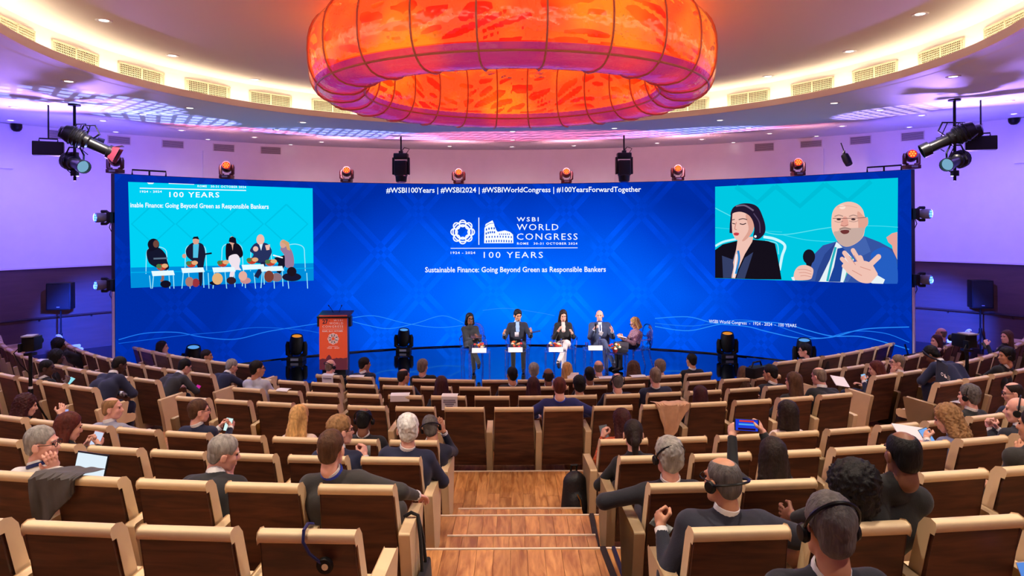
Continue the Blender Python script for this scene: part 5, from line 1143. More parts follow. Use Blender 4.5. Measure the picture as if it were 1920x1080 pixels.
# left side
A('woman with long dark hair in the left front row, hand at her mouth', 'F1', 305, 651, 285, .35, yaw=-35, hair=('long', 'dark'), fem=True, top=(30, 28, 34), arms=('lap', 'chin'), collar=False)
A('dark haired man in navy suit turning right in the left front row', 'F1', 388, 668, 352, .65, yaw=-50, hair=('short', 'dark'), skin='tan', top=NAVY)
A('white haired man in navy suit bent forward at the second row left aisle', 'F2', 435, 687, 375, .62, yaw=-25, pitch=-18, hair=('short', 'grey'), top=NAVY, arms=('knee', 'knee'))
A('man in charcoal suit and glasses hunched over a magenta phone, third row left', 'F3', 347, 688, 270, .78, yaw=-20, pitch=-22, hair=('short', 'black'), top=CHAR, glasses=True, arms=('knee', 'knee'))
A('broad man in navy suit bent forward at the fourth row left aisle', 'F4', 224, 684, 151, .72, yaw=-20, pitch=-25, hair=('buzz', 'black'), skin='dark', top=NAVY, build=1.15, arms=('knee', 'knee'))
A('man in pale shirt and glasses in the third row beside the left aisle', 'F3', 483, 692, 464, .22, yaw=-40, hair=('short', 'black'), skin='tan', top=(176, 178, 196), glasses=True, collar=False)
A('dark skinned man in black suit with a phone near the left lamp stand', 'F4', 88, 690, 59, .35, yaw=-45, pitch=-8, hair=('buzz', 'black'), skin='dark', top=BLK, arms=('lap', loc_of('F4', 59, 122, 722, .52)))
A('person with large round black hair below the left loudspeaker', 'F2', 112, 648, 140, .35, yaw=-20, hair=('afro', 'black'), skin='dark', top=BLK, fem=True, collar=False)
A('person with short black curls clasping hands below the left loudspeaker', 'F3', 108, 670, 96, .40, yaw=-25, hair=('afro', 'black'), skin='dark', top=BLK, collar=False, hs=.9, arms=('knee', 'knee'))
A('man with brown hair and glasses in navy suit holding up a white phone', 'B1', 374, 771, 350, .28, yaw=-45, hair=('short', 'brown'), skin='pink', top=NAVY, glasses=True, near=True, arms=(loc_of('B1', 350, 411, 803, .55), loc_of('B1', 350, 432, 803, .62)), hand=('grip', 'grip'))
A('balding man in light grey suit turned right in the fifth row left', 'B1', 211, 766, 183, .32, yaw=-60, hair=('balding', 'lightbrown'), skin='pink', top=GREY, near=True, arms=('rest', 'knee'))
A('woman with big dark curls and patterned top at the far left', 'B1', 50, 761, 17, .30, yaw=-30, pitch=-10, hair=('curly', 'darkred'), fem=True, top=mat('patterned_black', (40, 44, 62), .7, var=.9, vscale=40), collar=False, near=True, arms=('lap', loc_of('B1', 17, 112, 780, .55)))
A('woman with long auburn hair bent over a white phone', 'B2', 130, 801, 95, .35, yaw=-30, pitch=-15, hair=('long', 'auburn'), fem=True, top=(26, 40, 44), collar=False, near=True, arms=(loc_of('B2', 95, 160, 838, .60), loc_of('B2', 95, 184, 838, .66)), hand=('grip', 'grip'))
A('grey haired man in white shirt and glasses with a laptop, chin in hand', 'B3', 80, 833, 8, .34, yaw=-70, hair=('short', 'grey'), skin='pink', top=(222, 216, 212), pants=(70, 66, 70), near=True, glasses=True, lanyard=(24, 34, 90), arms=('lap', 'chin'))
A('grey haired man in black suit leaning his face on his hand', 'B3', 421, 850, 328, .42, yaw=-55, pitch=-12, roll=8, hair=('short', 'grey'), skin='pink', top=(30, 30, 34), near=True, arms=('lap', 'chin'), build=1.1)
A('dark haired man in charcoal suit in the seventh row by the stairs', 'B3', 622, 842, 675, .26, yaw=-8, hair=('short', 'brown'), skin='pink', top=(56, 54, 54), near=True, lanyard=(40, 60, 170), build=1.05, arms=('rest', 'rest'))
A('man with light brown hair and glasses turning right with a phone', 'B2', 640, 808, 592, .36, yaw=-50, hair=('thick', 'lightbrown'), skin='pink', top=NAVY, glasses=True, near=True, arms=('lap', loc_of('B2', 592, 684, 858, .45)), hand=('relax', 'grip'))
A('blonde woman in a cream top, long straight hair', 'B1', 562, 784, 553, .22, yaw=-8, pitch=-10, hair=('long', 'blond'), fem=True, top=(226, 205, 192), collar=False, near=True, hs=1.05)
A('dark skinned man with a headset over balding head in black suit', 'B1', 683, 788, 666, .26, pitch=-6, hair=('balding', 'black'), skin='brown', top=BLK, headset=40, near=True, build=1.1)
A('white haired man with black glasses in navy suit by the stairs', 'B2', 764, 806, 735, .26, yaw=18, hair=('thick', 'white'), skin='pink', top=NAVY, glasses=True, near=True, build=1.1)
A('man with headset raising his hand to his ear, dark suit', 'B1', 808, 802, 776, .24, yaw=5, pitch=-6, roll=-10, hair=('short', 'saltpepper'), skin='tan', top=(30, 34, 56), headset=60, near=True, arms=('rest', loc_of('B1', 776, 833, 812, .36)), hand=('relax', 'open'))
# front rows, centre
A('bald man with a headset in the front row before the lectern', 'F1', 620, 687, 617, .16, yaw=-15, hair=('fringe', 'greybrown'), skin='pink', top=BLK, headset=50)
A('dark haired man in navy suit resting his hand on his face, front row', 'F1', 684, 683, 674, .22, yaw=-45, roll=14, hair=('short', 'black'), skin='tan', top=NAVY, arms=('rest', 'chin'))
A('balding man in navy suit in the second row, looking right', 'F2', 757, 706, 745, .20, yaw=-40, hair=('balding', 'dark'), skin='tan', top=NAVY)
A('man with tousled grey brown hair in black suit, front row', 'F1', 793, 688, 800, .18, yaw=-10, hair=('thick', 'greybrown'), top=BLK, build=1.1)
A('woman with long dark red hair in the third row, left of centre', 'F3', 828, 722, 839, .16, hair=('long', 'darkred'), fem=True, top=BLK, collar=False)
A('man with neat black hair in the second row at the centre', 'F2', 960, 703, 965, .2, yaw=20, hair=('short', 'black'), skin='tan', top=(36, 32, 40))
A('woman with short grey hair in the front row at the centre', 'F1', 1001, 695, 997, .18, hair=('thick', 'grey'), fem=True, top=(60, 60, 72), collar=False)
A('woman with long reddish hair in the third row at the centre', 'F3', 1000, 724, 1004, .16, hair=('long', 'darkred'), fem=True, top=BLK, collar=False)
A('man with shaved brown head in the second row, centre right', 'F2', 1028, 705, 1037, .2, hair=('fringe', 'dark'), skin='brown', top=BLK)
A('woman with blonde shoulder length hair in the front row', 'F1', 1063, 693, 1062, .18, hair=('long', 'blond'), fem=True, top=(180, 170, 175), collar=False)
A('man in bright navy suit with a blue lanyard, fourth row centre', 'F4', 1049, 725, 1056, .16, hair=('buzz', 'auburn'), skin='pink', top=(28, 32, 92), lanyard=(30, 60, 200), build=1.15, arms=('rest', 'rest'), near=True)
A('person with short black hair in the third row right of centre', 'F3', 1086, 722, 1087, .18, hair=('thick', 'black'), skin='tan', top=BLK)
A('man with short dark curls in the second row right of centre', 'F2', 1105, 703, 1110, .2, hair=('short', 'black'), skin='brown', top=BLK)
A('bald man with pale head in the front row facing the tables', 'F1', 1122, 689, 1129, .18, hair=('fringe', 'greybrown'), skin='pink', top=BLK)
A('balding man with headset and glasses in the third row', 'F3', 1157, 716, 1168, .18, yaw=5, hair=('balding', 'saltpepper'), skin='pink', top=NAVY, headset=35, glasses=True)
A('woman with long curly brown hair in the front row', 'F1', 1187, 691, 1194, .18, hair=('curly', 'brown'), fem=True, top=(70, 60, 60), collar=False)
A('grey haired man in navy suit in the third row right of centre', 'F3', 1228, 706, 1247, .20, hair=('short', 'greybrown'), skin='pink', top=NAVY, build=1.1, lanyard=(30, 34, 60))
A('man with ruffled grey brown hair in the front row, dark suit', 'F1', 1236, 688, 1255, .22, yaw=25, hair=('thick', 'greybrown'), top=BLK)
A('black haired man in black suit at the right end of the front row', 'F1', 1296, 676, 1314, .26, yaw=12, hair=('short', 'black'), skin='tan', top=BLK)
A('woman with dark red hair in the fourth row right of the draped coat', 'F4', 1312, 742, 1328, .16, hair=('long', 'darkred'), fem=True, top=BLK, collar=False)
A('camera operator with loose brown hair bent over a video camera', 'F2', 1394, 702, 1382, .25, yaw=-40, pitch=-15, hair=('long', 'brown'), fem=True, top=BLK, collar=False, arms=('lap', loc_of('F2', 1382, 1416, 706, .55)))
A('black haired man in navy jacket beside the video camera operator', 'F3', 1444, 700, 1467, .32, yaw=35, pitch=-6, hair=('short', 'black'), skin='tan', top=(24, 28, 44), arms=('knee', 'lap'))
A('woman with long brown hair in the fourth row right', 'F4', 1487, 716, 1492, .40, yaw=20, hair=('long', 'brown'), fem=True, top=BLK, collar=False)
# right side
A('man in glasses and black jacket at the right front row aisle', 'F1', 1508, 658, 1515, .30, yaw=50, hair=('thick', 'black'), skin='pink', top=BLK, glasses=True, collar=False)
A('woman with dark hair in the right front row behind the camera crew', 'F1', 1541, 680, 1548, .10, yaw=10, hair=('bob', 'dark'), fem=True, top=BLK, collar=False)
A('grey haired man in black suit with a paper, fourth row right', 'F4', 1535, 706, 1571, .50, yaw=15, pitch=-8, hair=('balding', 'greybrown'), skin='pink', top=BLK, build=1.1)
A('woman with brown hair, bare knees and a phone, third row right', 'F3', 1642, 692, 1662, .38, yaw=40, pitch=-12, hair=('long', 'auburn'), fem=True, top=NAVY, arms=(loc_of('F3', 1662, 1620, 716, .72), 'lap'), hand=('grip', 'relax'))
A('grey haired man in tan jacket resting his chin on his hand', 'F3', 1682, 680, 1708, .40, yaw=50, hair=('short', 'greybrown'), skin='pink', top=(176, 146, 130), glasses=True, arms=('chin', 'lap'))
A('man in navy suit bending over with a printed black bag on his back', 'F4', 1747, 666, 1845, .85, yaw=15, pitch=-40, hair=('thick', 'black'), skin='brown', top=(28, 34, 66), build=1.2, arms=('knee', 'knee'), seat_h=.50)
A('woman with straight dark red hair typing on a laptop, right block', 'F2', 1755, 640, 1765, .40, yaw=55, hair=('long', 'darkred'), fem=True, top=BLK, collar=False, arms=('knee', 'knee'))
A('bald man in navy suit behind the woman with the laptop', 'F2', 1764, 626, 1785, .45, yaw=10, hair=('fringe', 'greybrown'), skin='pink', top=NAVY)
A('woman with long brown hair looking at her phone by the right stand', 'F3', 1887, 632, 1893, .45, yaw=60, hair=('long', 'brown'), fem=True, top=BLK, collar=False, skin='pink', arms=(loc_of('F3', 1893, 1852, 648, .85), 'lap'), hand=('grip', 'relax'))
A('dark haired man with white headset in the right block, profile', 'F4', 1886, 668, 1878, .35, yaw=60, hair=('thick', 'black'), skin='tan', top=BLK, headset=10)
A('grey haired man with headset in charcoal suit, fifth row right', 'B1', 1816, 743, 1855, .34, yaw=15, hair=('thick', 'saltpepper'), skin='pink', top=(40, 42, 44), headset=8, near=True)
A('balding man with glasses in navy suit at the right edge', 'B1', 1899, 737, 1945, .40, yaw=45, pitch=-10, hair=('balding', 'dark'), skin='pink', top=NAVY, glasses=True, near=True)
A('bald man with headset and clasped hands at the right edge', 'B2', 1908, 770, 1960, .40, yaw=35, hair=('fringe', 'grey'), skin='pink', top=(28, 30, 44), headset=5, near=True, arms=(loc_of('B2', 1960, 1858, 806, .70), loc_of('B2', 1960, 1870, 806, .70)), hand=('grip', 'grip'))
A('woman with wavy brown hair in blue grey jacket reading papers', 'B2', 1775, 786, 1860, .50, yaw=35, pitch=-18, hair=('curly', 'lightbrown'), fem=True, top=(96, 102, 140), near=True, arms=(loc_of('B2', 1860, 1738, 826, .80), 'knee'), hand=('grip', 'relax'))
A('balding black haired man in black jacket, eighth row right', 'B4', 1692, 853, 1690, .42, hair=('balding', 'black'), skin='brown', top=(24, 24, 24), near=True, build=1.2, collar=False, pel=(.12, .42, .46), arms=((-.05, .66, .6), (.30, .66, .6)))
A('person with a round mass of black curls in the eighth row', 'B4', 1596, 920, 1560, .22, hair=('afro', 'black'), skin='light', fem=True, top=(214, 150, 122), collar=False, near=True)
A('man with short grey hair and a headset nearest the camera', 'B5', 1553, 990, 1560, .18, hair=('short', 'saltpepper'), skin='tan', top=(26, 30, 42), headset=30, near=True, build=1.05)
A('heavy man with grey balding hair and headset holding a receiver', 'B4', 1354, 902, 1388, .30, yaw=28, hair=('balding', 'saltpepper'), skin='tan', top=(30, 32, 48), headset=75, glasses=True, near=True, build=1.25, arms=(loc_of('B4', 1388, 1240, 995, .42), 'rest'), hand=('grip', 'relax'))
A('grey haired man with a headset in black suit by the stairs', 'B3', 1253, 857, 1290, .26, yaw=8, hair=('thick', 'grey'), skin='pink', top=(26, 28, 38), headset=40, near=True, arms=('rest', 'lap'))
A('woman with tied dark hair in black, sixth row by the stairs', 'B2', 1187, 815, 1215, .24, yaw=-5, hair=('tied', 'dark'), fem=True, top=BLK, collar=False, near=True)
A('woman with dark red hair in orange patterned dress with a phone', 'B1', 1165, 790, 1166, .26, yaw=20, pitch=-12, hair=('long', 'darkred'), fem=True, top=mat('orange_pattern', (196, 84, 40), .7, var=.95, vscale=45), collar=False, near=True, arms=(loc_of('B1', 1166, 1130, 822, .45), 'lap'), hand=('grip', 'relax'))
A('dark haired woman holding a phone up in both hands', 'B3', 1448, 856, 1455, .30, yaw=-5, hair=('long', 'dark'), fem=True, top=BLK, near=True, collar=False, arms=(loc_of('B3', 1455, 1373, 822, .62), loc_of('B3', 1455, 1432, 816, .66)), hand=('grip', 'grip'))
A('dark haired woman in a white sweater, fifth row right', 'B1', 1475, 776, 1498, .24, yaw=10, hair=('bob', 'dark'), fem=True, top=(232, 214, 208), collar=False, near=True, hs=1.08)
A('person in dark clothes with a folder at the lower right edge', 'B3', 1940, 800, 1930, .3, yaw=20, hair=('short', 'dark'), skin='tan', top=(40, 38, 36), near=True, arms=(loc_of('B3', 1930, 1915, 862, .5), 'lap'))
# ------------------------------------------------------------------ the panel on stage
M_ACR = film('clear_acrylic', (240, 245, 255), .03, .10)
SD = 15.85
def ghost_chair(loc, rz, label):
    e = empty('clear_armchair', loc, rz, label, 'chair', 'clear acrylic armchairs')
    ov = lambda w_, h, n: [(w_ * math.copysign(abs(math.cos(t)) ** .75, math.cos(t)), .02 + .05 * (math.sin(t) * .5 + .5) * -1, .70 + h * math.copysign(abs(math.sin(t)) ** .75, math.sin(t))) for t in np.linspace(0, 2 * PI, n + 1)[:-1]]
    MB().tube(ov(.245, .27, 28), .017, 8, closed=True).build('back_rim', M_ACR, e, smooth=True)
    pl = ov(.235, .26, 28); b = MB(); b.add([(x, y - .004, z) for x, y, z in pl] + [(x, y + .004, z) for x, y, z in pl], [tuple(range(27, -1, -1)), tuple(range(28, 56))] + [(i, (i + 1) % 28, (i + 1) % 28 + 28, i + 28) for i in range(28)]); b.build('back_panel', M_ACR, e)
    b = MB(); b.prism([(-.23, .03), (.23, .03), (.265, .30), (.25, .48), (0, .51), (-.25, .48), (-.265, .30)], .035, None, (0, 0, .44)); b.build('seat', M_ACR, e, bevel=.008)
    for s_ in (-1, 1):
        MB().tube([(s_ * .235, .42, .03 - .03), (s_ * .225, .43, .25), (s_ * .235, .43, .46)], [.014, .018, .022], 8).build('leg', M_ACR, e, smooth=True)
        MB().tube([(s_ * .22, -.06, .0), (s_ * .20, .01, .25), (s_ * .19, .05, .46)], [.014, .018, .022], 8).build('leg', M_ACR, e, smooth=True)
        MB().tube([(s_ * .235, .02, .70), (s_ * .275, .12, .68), (s_ * .285, .28, .67), (s_ * .27, .36, .64), (s_ * .255, .38, .47)], .016, 8).build('arm', M_ACR, e, smooth=True)
    return e
def stage_pt(px, depth):
    p = at_depth(px, 600, depth); return Vector((p.x, depth, STAGE_Z))
def panel(label, cx, hx, hy, rz, chair, **kw):
    loc = stage_pt(cx, SD if abs(rz - PI) < .5 else SD - .35)
    ghost_chair(loc, rz, chair); P = at_depth(hx, hy, SD - .27); H = Matrix.Rotation(-rz, 3, 'Z') @ (P - loc)
    return person(label, loc, rz, H, near=True, group='panel on stage', seat_h=.47, **kw) + (loc,)
def sw(px, py, d, loc, rz): return tuple(Matrix.Rotation(-rz, 3, 'Z') @ (at_depth(px, py, d) - loc))
l1 = stage_pt(887, SD); l2 = stage_pt(971, SD); l3 = stage_pt(1056, SD); l4 = stage_pt(1125, SD)
panel('woman in black with dark bobbed hair and glasses, seated first on stage', 887, 881, 598, PI, 'clear armchair of the woman in black at the left of the stage', yaw=22, hair=('bob', 'black'), skin='brown', fem=True, top=(34, 34, 38), collar=False, glasses=True, legs='cross', arms=(sw(896, 634, SD - .62, l1, PI), sw(888, 636, SD - .62, l1, PI)))
panel('man in navy blazer and pale blue shirt with a badge, seated on stage', 971, 971, 592, PI, 'clear armchair of the man in the navy blazer on stage', yaw=18, pitch=-10, hair=('thick', 'black'), skin='tan', top=(24, 28, 46), pants=(20, 20, 24), shirt=(150, 180, 225), arms=(sw(996, 624, SD - .6, l2, PI), sw(945, 626, SD - .55, l2, PI)), hand=('open', 'relax'), lanyard=(180, 210, 240))
panel('woman in black blazer and cream trousers reading, seated centre stage', 1056, 1056, 592, PI, 'clear armchair of the woman in cream trousers on stage', yaw=4, pitch=-16, hair=('long', 'dark'), fem=True, skin='light', top=(22, 20, 24), pants=(222, 204, 200), shirt=(228, 200, 190), legs='crossl', arms=(sw(1073, 626, SD - .55, l3, PI), sw(1046, 622, SD - .5, l3, PI)), collar=False)
panel('bald bearded man in blue suit speaking into a microphone on stage', 1125, 1124, 592, PI, 'clear armchair of the speaking man in blue suit', yaw=-8, hair=('fringe', 'grey'), skin='pink', top=(62, 72, 104), tie=(30, 50, 120), shirt=(225, 232, 240), legs='cross', arms=(sw(1148, 622, SD - .6, l4, PI, ) , sw(1114, 618, SD - .55, l4, PI)), hand=('open', 'grip'), build=1.15, lanyard=(60, 90, 190))
rz5 = PI / 2 + .25; l5 = stage_pt(1213, SD - .35)
panel('blonde woman in pink tweed jacket writing notes at the right of the panel', 1213, 1190, 606, rz5, 'clear armchair of the writing woman, turned left', yaw=0, pitch=-20, hair=('bob', 'blond'), fem=True, skin='light', top=mat('tweed_pink', (168, 128, 140), .8, var=.7, vscale=60), pants=(24, 24, 36), collar=False, arms=(sw(1170, 636, SD - .62, l5, rz5), sw(1164, 632, SD - .42, l5, rz5)), hand=('relax', 'grip'), glasses=True)
def acc(name, label, cat, M, m, **kw): return tag(M.build(name, m, None, **kw), label, cat)
M_BADGE = mat('white_card', (242, 240, 244), .6)
p = at_depth(969, 627, SD - .52); acc('name_badge', 'white name badge on the chest of the man in navy blazer', 'badge', MB().box(p, (.09, .006, .10)), M_BADGE)
p = at_depth(1127, 625, SD - .56); acc('name_badge', 'white name badge on the chest of the man in blue suit', 'badge', MB().box(p, (.08, .006, .09), Matrix.Rotation(.5, 3, 'Y')), M_BADGE)
M_TAB = mat('tablet_dark', (40, 42, 50), .2)
p = at_depth(893, 631, SD - .70); acc('tablet', 'dark tablet on the lap of the woman in black on stage', 'tablet', MB().box(p, (.24, .17, .012), Matrix.Rotation(.35, 3, 'X')), M_TAB, bevel=.004)
p = at_depth(1003, 622, SD - .68); acc('tablet', 'dark tablet in the hand of the man in navy blazer', 'tablet', MB().box(p, (.24, .16, .012), Matrix.Rotation(-.18, 3, 'Y')), M_TAB, bevel=.004)
p = at_depth(1166, 631, SD - .62); acc('note_paper', 'white note paper under the writing hand of the blonde woman', 'paper', MB().box(p, (.21, .15, .006), Matrix.Rotation(.25, 3, 'Y')), M_BADGE)
e = empty('microphone', at_depth(1117, 611, SD - .66), 0, 'black hand microphone held by the bald man on stage', 'microphone'); MB().lathe([(.001, .055), (.020, .05), (.027, .03), (.024, .008), (.016, .0)], 14, caps=False).build('foam_head', M_BLACK, e, smooth=True); MB().lathe([(.016, .004), (.013, -.06), (.011, -.16), (.001, -.162)], 12, caps=False).build('handle', M_BLACKM, e, smooth=True)
# clear side tables with cards, flowers, bottles and glasses
TBL = [(899, 14.45, .60, 'clear side table in front of the woman in black'), (966, 14.5, .60, 'clear side table in front of the man in navy blazer'), (1041, 14.5, .60, 'clear side table in front of the woman in cream trousers'), (1114, 14.55, .62, 'clear side table in front of the speaking man'), (1155, 14.7, .50, 'lower clear side table with a laptop beside the writing woman')]
M_POT = mat('red_pot', (120, 20, 24), .4); M_LEAF = mat('leaf_green', (70, 100, 50), .6); M_FL = [mat('flower_orange', (226, 110, 40), .6), mat('flower_cream', (236, 214, 170), .6), mat('flower_red', (190, 40, 40), .6)]
own = ['woman in black', 'man in navy blazer', 'woman in cream trousers', 'speaking man', 'writing woman']
for i, (x, d, h, lab) in enumerate(TBL):
    b = stage_pt(x, d); e = empty('side_table', b, 0, lab, 'table', 'clear side tables')
    MB().box((0, 0, h - .01), (.44, .40, .02)).build('table_top', M_ACR, e, bevel=.004)
    for s_ in (-1, 1):
        for t in (-1, 1): MB().box((s_ * .205, t * .185, (h - .02) / 2), (.024, .024, h - .02)).build('leg', M_ACR, e, bevel=.003)
        MB().tube([(s_ * .205, -.18, .10), (s_ * .205, .18, .10)], .008, 6).build('stretcher', M_ACR, e)
    if i < 4: M_ = MB(); M_.box((0, 0, 0), (.29, .004, .10), Matrix.Rotation(-.5, 3, 'X')); o = M_.build('name_card', M_BADGE, None, loc=(b.x - .0, b.y - .20, STAGE_Z + h + .04)); tag(o, 'white name card on the table of the %s' % own[i], 'card', 'name cards')
    fx = (.02, .03, .02, None, -.02)[i]
    if fx is not None:
        f = empty('flower_pot', (b.x + fx, b.y + .02, STAGE_Z + h), 0, 'small arrangement of autumn flowers in a red pot, table of the %s' % own[i], 'flower pot', 'flower pots')
        MB().lathe([(.001, .0), (.045, .0), (.06, .07), (.055, .07)], 14, caps=False).build('pot', M_POT, f, smooth=True)
        for k in range(16):
            a = random.uniform(0, 2 * PI); r = random.uniform(.02, .13); z = .09 + random.uniform(0, .09) - r * .25; c = Vector((r * math.cos(a), r * math.sin(a), z))
            if k < 10: MB().lathe([(.001, -.02), (.028, -.012), (.032, .004), (.018, .018), (.001, .02)], 8, Matrix.Rotation(random.uniform(-.6, .6), 3, 'X'), c, caps=False).build('flower', M_FL[k % 3], f, smooth=True)
            else: MB().add([c + Vector(v) for v in ((0, -.05, 0), (.02, 0, .012), (0, .05, .02), (-.02, 0, .012))], [(0, 1, 2, 3)]).build('leaf', M_LEAF, f)
    if i < 4:
        q = empty('water_bottle', (b.x + .13, b.y + .10, STAGE_Z + h), 0, 'clear water bottle on the table of the %s' % own[i], 'bottle', 'water bottles')
        MB().lathe([(.001, 0), (.03, 0), (.031, .12), (.014, .165), (.013, .19)], 12, caps=False).build('bottle_body', M_ACR, q, smooth=True); MB().lathe([(.014, .188), (.015, .205), (.001, .206)], 10, caps=False).build('cap', mat('cap_blue', (60, 90, 190), .4), q)
        g = MB().lathe([(.001, .004), (.028, 0), (.034, .11), (.032, .11), (.027, .008)], 12, caps=False).build('drinking_glass', M_ACR, None, smooth=True, loc=(b.x - .15, b.y + .08, STAGE_Z + h)); tag(g, 'clear drinking glass on the table of the %s' % own[i], 'glass', 'glasses on the tables')
b = stage_pt(1155, 14.7); e = empty('laptop', (b.x + .10, b.y + .05, STAGE_Z + .50), -.4, 'dark laptop on the lower clear table beside the writing woman', 'laptop'); MB().box((0, 0, .008), (.28, .2, .014)).build('base', M_BLACKM, e, bevel=.004); MB().box((0, .12, .10), (.28, .008, .19), Matrix.Rotation(-.3, 3, 'X')).build('lid', mat('laptop_lid', (80, 84, 96), .3, .5), e, bevel=.003)

# ------------------------------------------------------------------ lectern with the orange banner
LX = at_depth(625, 640, 14.75); LC = empty('lectern', (LX.x, 14.75, STAGE_Z), 0, 'lectern with orange congress banner and two gooseneck microphones', 'lectern')
zt = ZC - (592 - 423) * 14.7 / FPX - STAGE_Z; W2 = 52.5 * 14.7 / FPX / 2
MB().box((0, .22, zt / 2 - .03), (W2 * 1.7, .36, zt - .10)).build('body', mat('lectern_black', (26, 26, 30), .4), LC, bevel=.01)
MB().box((0, .25, .02), (W2 * 2.1, .5, .04)).build('foot', MATS['lectern_black'], LC, bevel=.008)
MB().box((0, .20, zt + .0), (W2 * 2 + .10, .46, .03), Matrix.Rotation(.18, 3, 'X')).build('desk_top', MATS['lectern_black'], LC, bevel=.008)
for s_ in (-1, 1): MB().box((s_ * (W2 + .035), .14, zt - .14), (.06, .16, .22)).build('side_wing', MATS['lectern_black'], LC, bevel=.01)
zb = .16
bn = MB(); bn.box((0, 0, (zt + zb) / 2), (W2 * 2, .014, zt - zb)); BN = bn.build('banner', mat('banner_orange', (240, 92, 50), .5), LC)
def bprint(name, items, m):
    b = MB()
    for pts, f in items: b.add([(p[0], -.0085, p[1]) for p in pts], f)
    return b.build(name, m, BN)
def btext(s, x0, x1, z, h, m, spacing=1.1, bold=.0):
    v, f = text_fit(s, x0, x1, h, spacing, bold); return bprint('lettering', [(v and [(p[0], z + p[1]) for p in v], f)], m)
MWB = mat('print_white', (250, 232, 224), .6); MDB = mat('print_navy', (40, 24, 44), .6); u = W2 / 26.0
pz = lambda py: zt - (py - 593) * 14.7 / FPX
btext('27', -20 * u, -9.5 * u, pz(608.5), .085, MDB, 1.0, .03); btext('th', -9 * u, -6 * u, pz(605), .03, MDB); btext('WSBI', 1 * u, 18 * u, pz(604), .036, MWB, 1.5); btext('WORLD', -7 * u, 18.5 * u, pz(610), .045, MWB, 1.25); btext('CONGRESS', -20 * u, 18.5 * u, pz(616), .045, MWB, 1.25)
bprint('rule_line', [([(-20 * u, pz(618.6)), (19 * u, pz(618.6)), (19 * u, pz(619)), (-20 * u, pz(619))], [(3, 2, 1, 0)])], MWB); btext('ROME, 30-31 OCTOBER', -20 * u, 18 * u, pz(624), .030, MWB, 1.1, .02)
it = []; cz = pz(637); r0 = .115
for i in range(8):
    a = 2 * PI * i / 8; x, z = r0 * .66 * math.cos(a), cz + r0 * .66 * math.sin(a); n = 16; ri, ro = r0 * .26, r0 * .38
    it.append(([(x + rr * math.cos(2 * PI * j / n), z + rr * math.sin(2 * PI * j / n)) for rr in (ri, ro) for j in range(n)], [(j, n + j, n + (j + 1) % n, (j + 1) % n)[::-1] for j in range(n)]))
n = 24; it.append(([(rr * math.cos(2 * PI * j / n), cz + rr * math.sin(2 * PI * j / n)) for rr in (r0 * .56, r0 * .8) for j in range(n)], [(j, n + j, n + (j + 1) % n, (j + 1) % n)[::-1] for j in range(n)]))
bprint('emblem', it, MWB)
bprint('rule_line', [([(-9 * u, pz(651)), (9 * u, pz(651)), (9 * u, pz(651.4)), (-9 * u, pz(651.4))], [(3, 2, 1, 0)])], MWB); btext('1924 - 2024', -11 * u, 11 * u, pz(655.5), .026, MWB, 1.2, .02)
sky = [(-W2, pz(676)), (-20 * u, pz(674)), (-14 * u, pz(675)), (-12 * u, pz(671)), (-9 * u, pz(667.5)), (-8 * u, pz(667)), (-7 * u, pz(667.5)), (-4 * u, pz(671)), (-3 * u, pz(675)), (4 * u, pz(674)), (6 * u, pz(672.5)), (9 * u, pz(674)), (14 * u, pz(672.8)), (18 * u, pz(674)), (W2, pz(672.5))]
b = MB(); b.add([(x, -.0082, z) for x, z in sky] + [(x, -.0082, zb) for x, z in sky], [(i, i + 1, len(sky) + i + 1, len(sky) + i)[::-1] for i in range(len(sky) - 1)]); b.build('skyline', mat('print_skyline', (112, 44, 60), .6), BN)
for s_ in (-1, 1):
    MB().tube([(s_ * .06, .26, zt + .02), (s_ * .09, .22, zt + .10), (s_ * .13, .18, zt + .17)], .006, 6).build('gooseneck', M_BLACK, LC, smooth=True); MB().tube([(s_ * .13, .18, zt + .17), (s_ * .145, .16, zt + .20)], [.012, .009], 8).build('microphone_tip', M_BLACK, LC, smooth=True)

# ------------------------------------------------------------------ loudspeakers and cameras on stands
def tripod(e, h, m, spread=.42, n=3, t=.018):
    MB().tube([(0, 0, .12), (0, 0, h)], t, 8).build('pole', m, e); MB().lathe([(.03, .55), (.034, .56), (.034, .66), (.03, .67)], 10).build('collar', m, e)
    for k in range(n): a = 2 * PI * k / n + .4; MB().tube([(0, 0, .60), (spread * math.cos(a), spread * math.sin(a), .012)], .013, 6).build('leg', m, e)
for x, yt, ybm, wpx, lab, side in ((114, 530, 580, 41, 'black loudspeaker on a tripod stand left of the screen', 'left'), (1838, 525, 577, 36, 'black loudspeaker on a tripod stand right of the screen', 'right')):
    d = 16.7; p = at_depth(x, ybm, d); top = at_depth(x, yt, d); fz = STAGE_Z
    e = empty('loudspeaker', (p.x, p.y, p.z), .25 if side == 'left' else -.25, lab, 'loudspeaker', 'loudspeakers on stands'); hh = top.z - p.z; ww = wpx * d / FPX
    MB().box((0, 0, hh / 2), (ww, .34, hh), None, (1, .92)).build('cabinet', M_BLACK, e, bevel=.02); MB().box((0, -.172, hh / 2), (ww * .88, .01, hh * .9)).build('front_grille', MATS['speaker_grille'], e); MB().box((0, -.18, .07), (.06, .006, .015)).build('badge', mat('badge_grey', (180, 180, 185), .4), e)
    s = empty('speaker_stand', (p.x, p.y, fz), 0, 'black tripod stand under the loudspeaker %s of the screen' % side, 'stand', 'speaker stands'); tripod(s, p.z - fz, M_BLACK, .45)
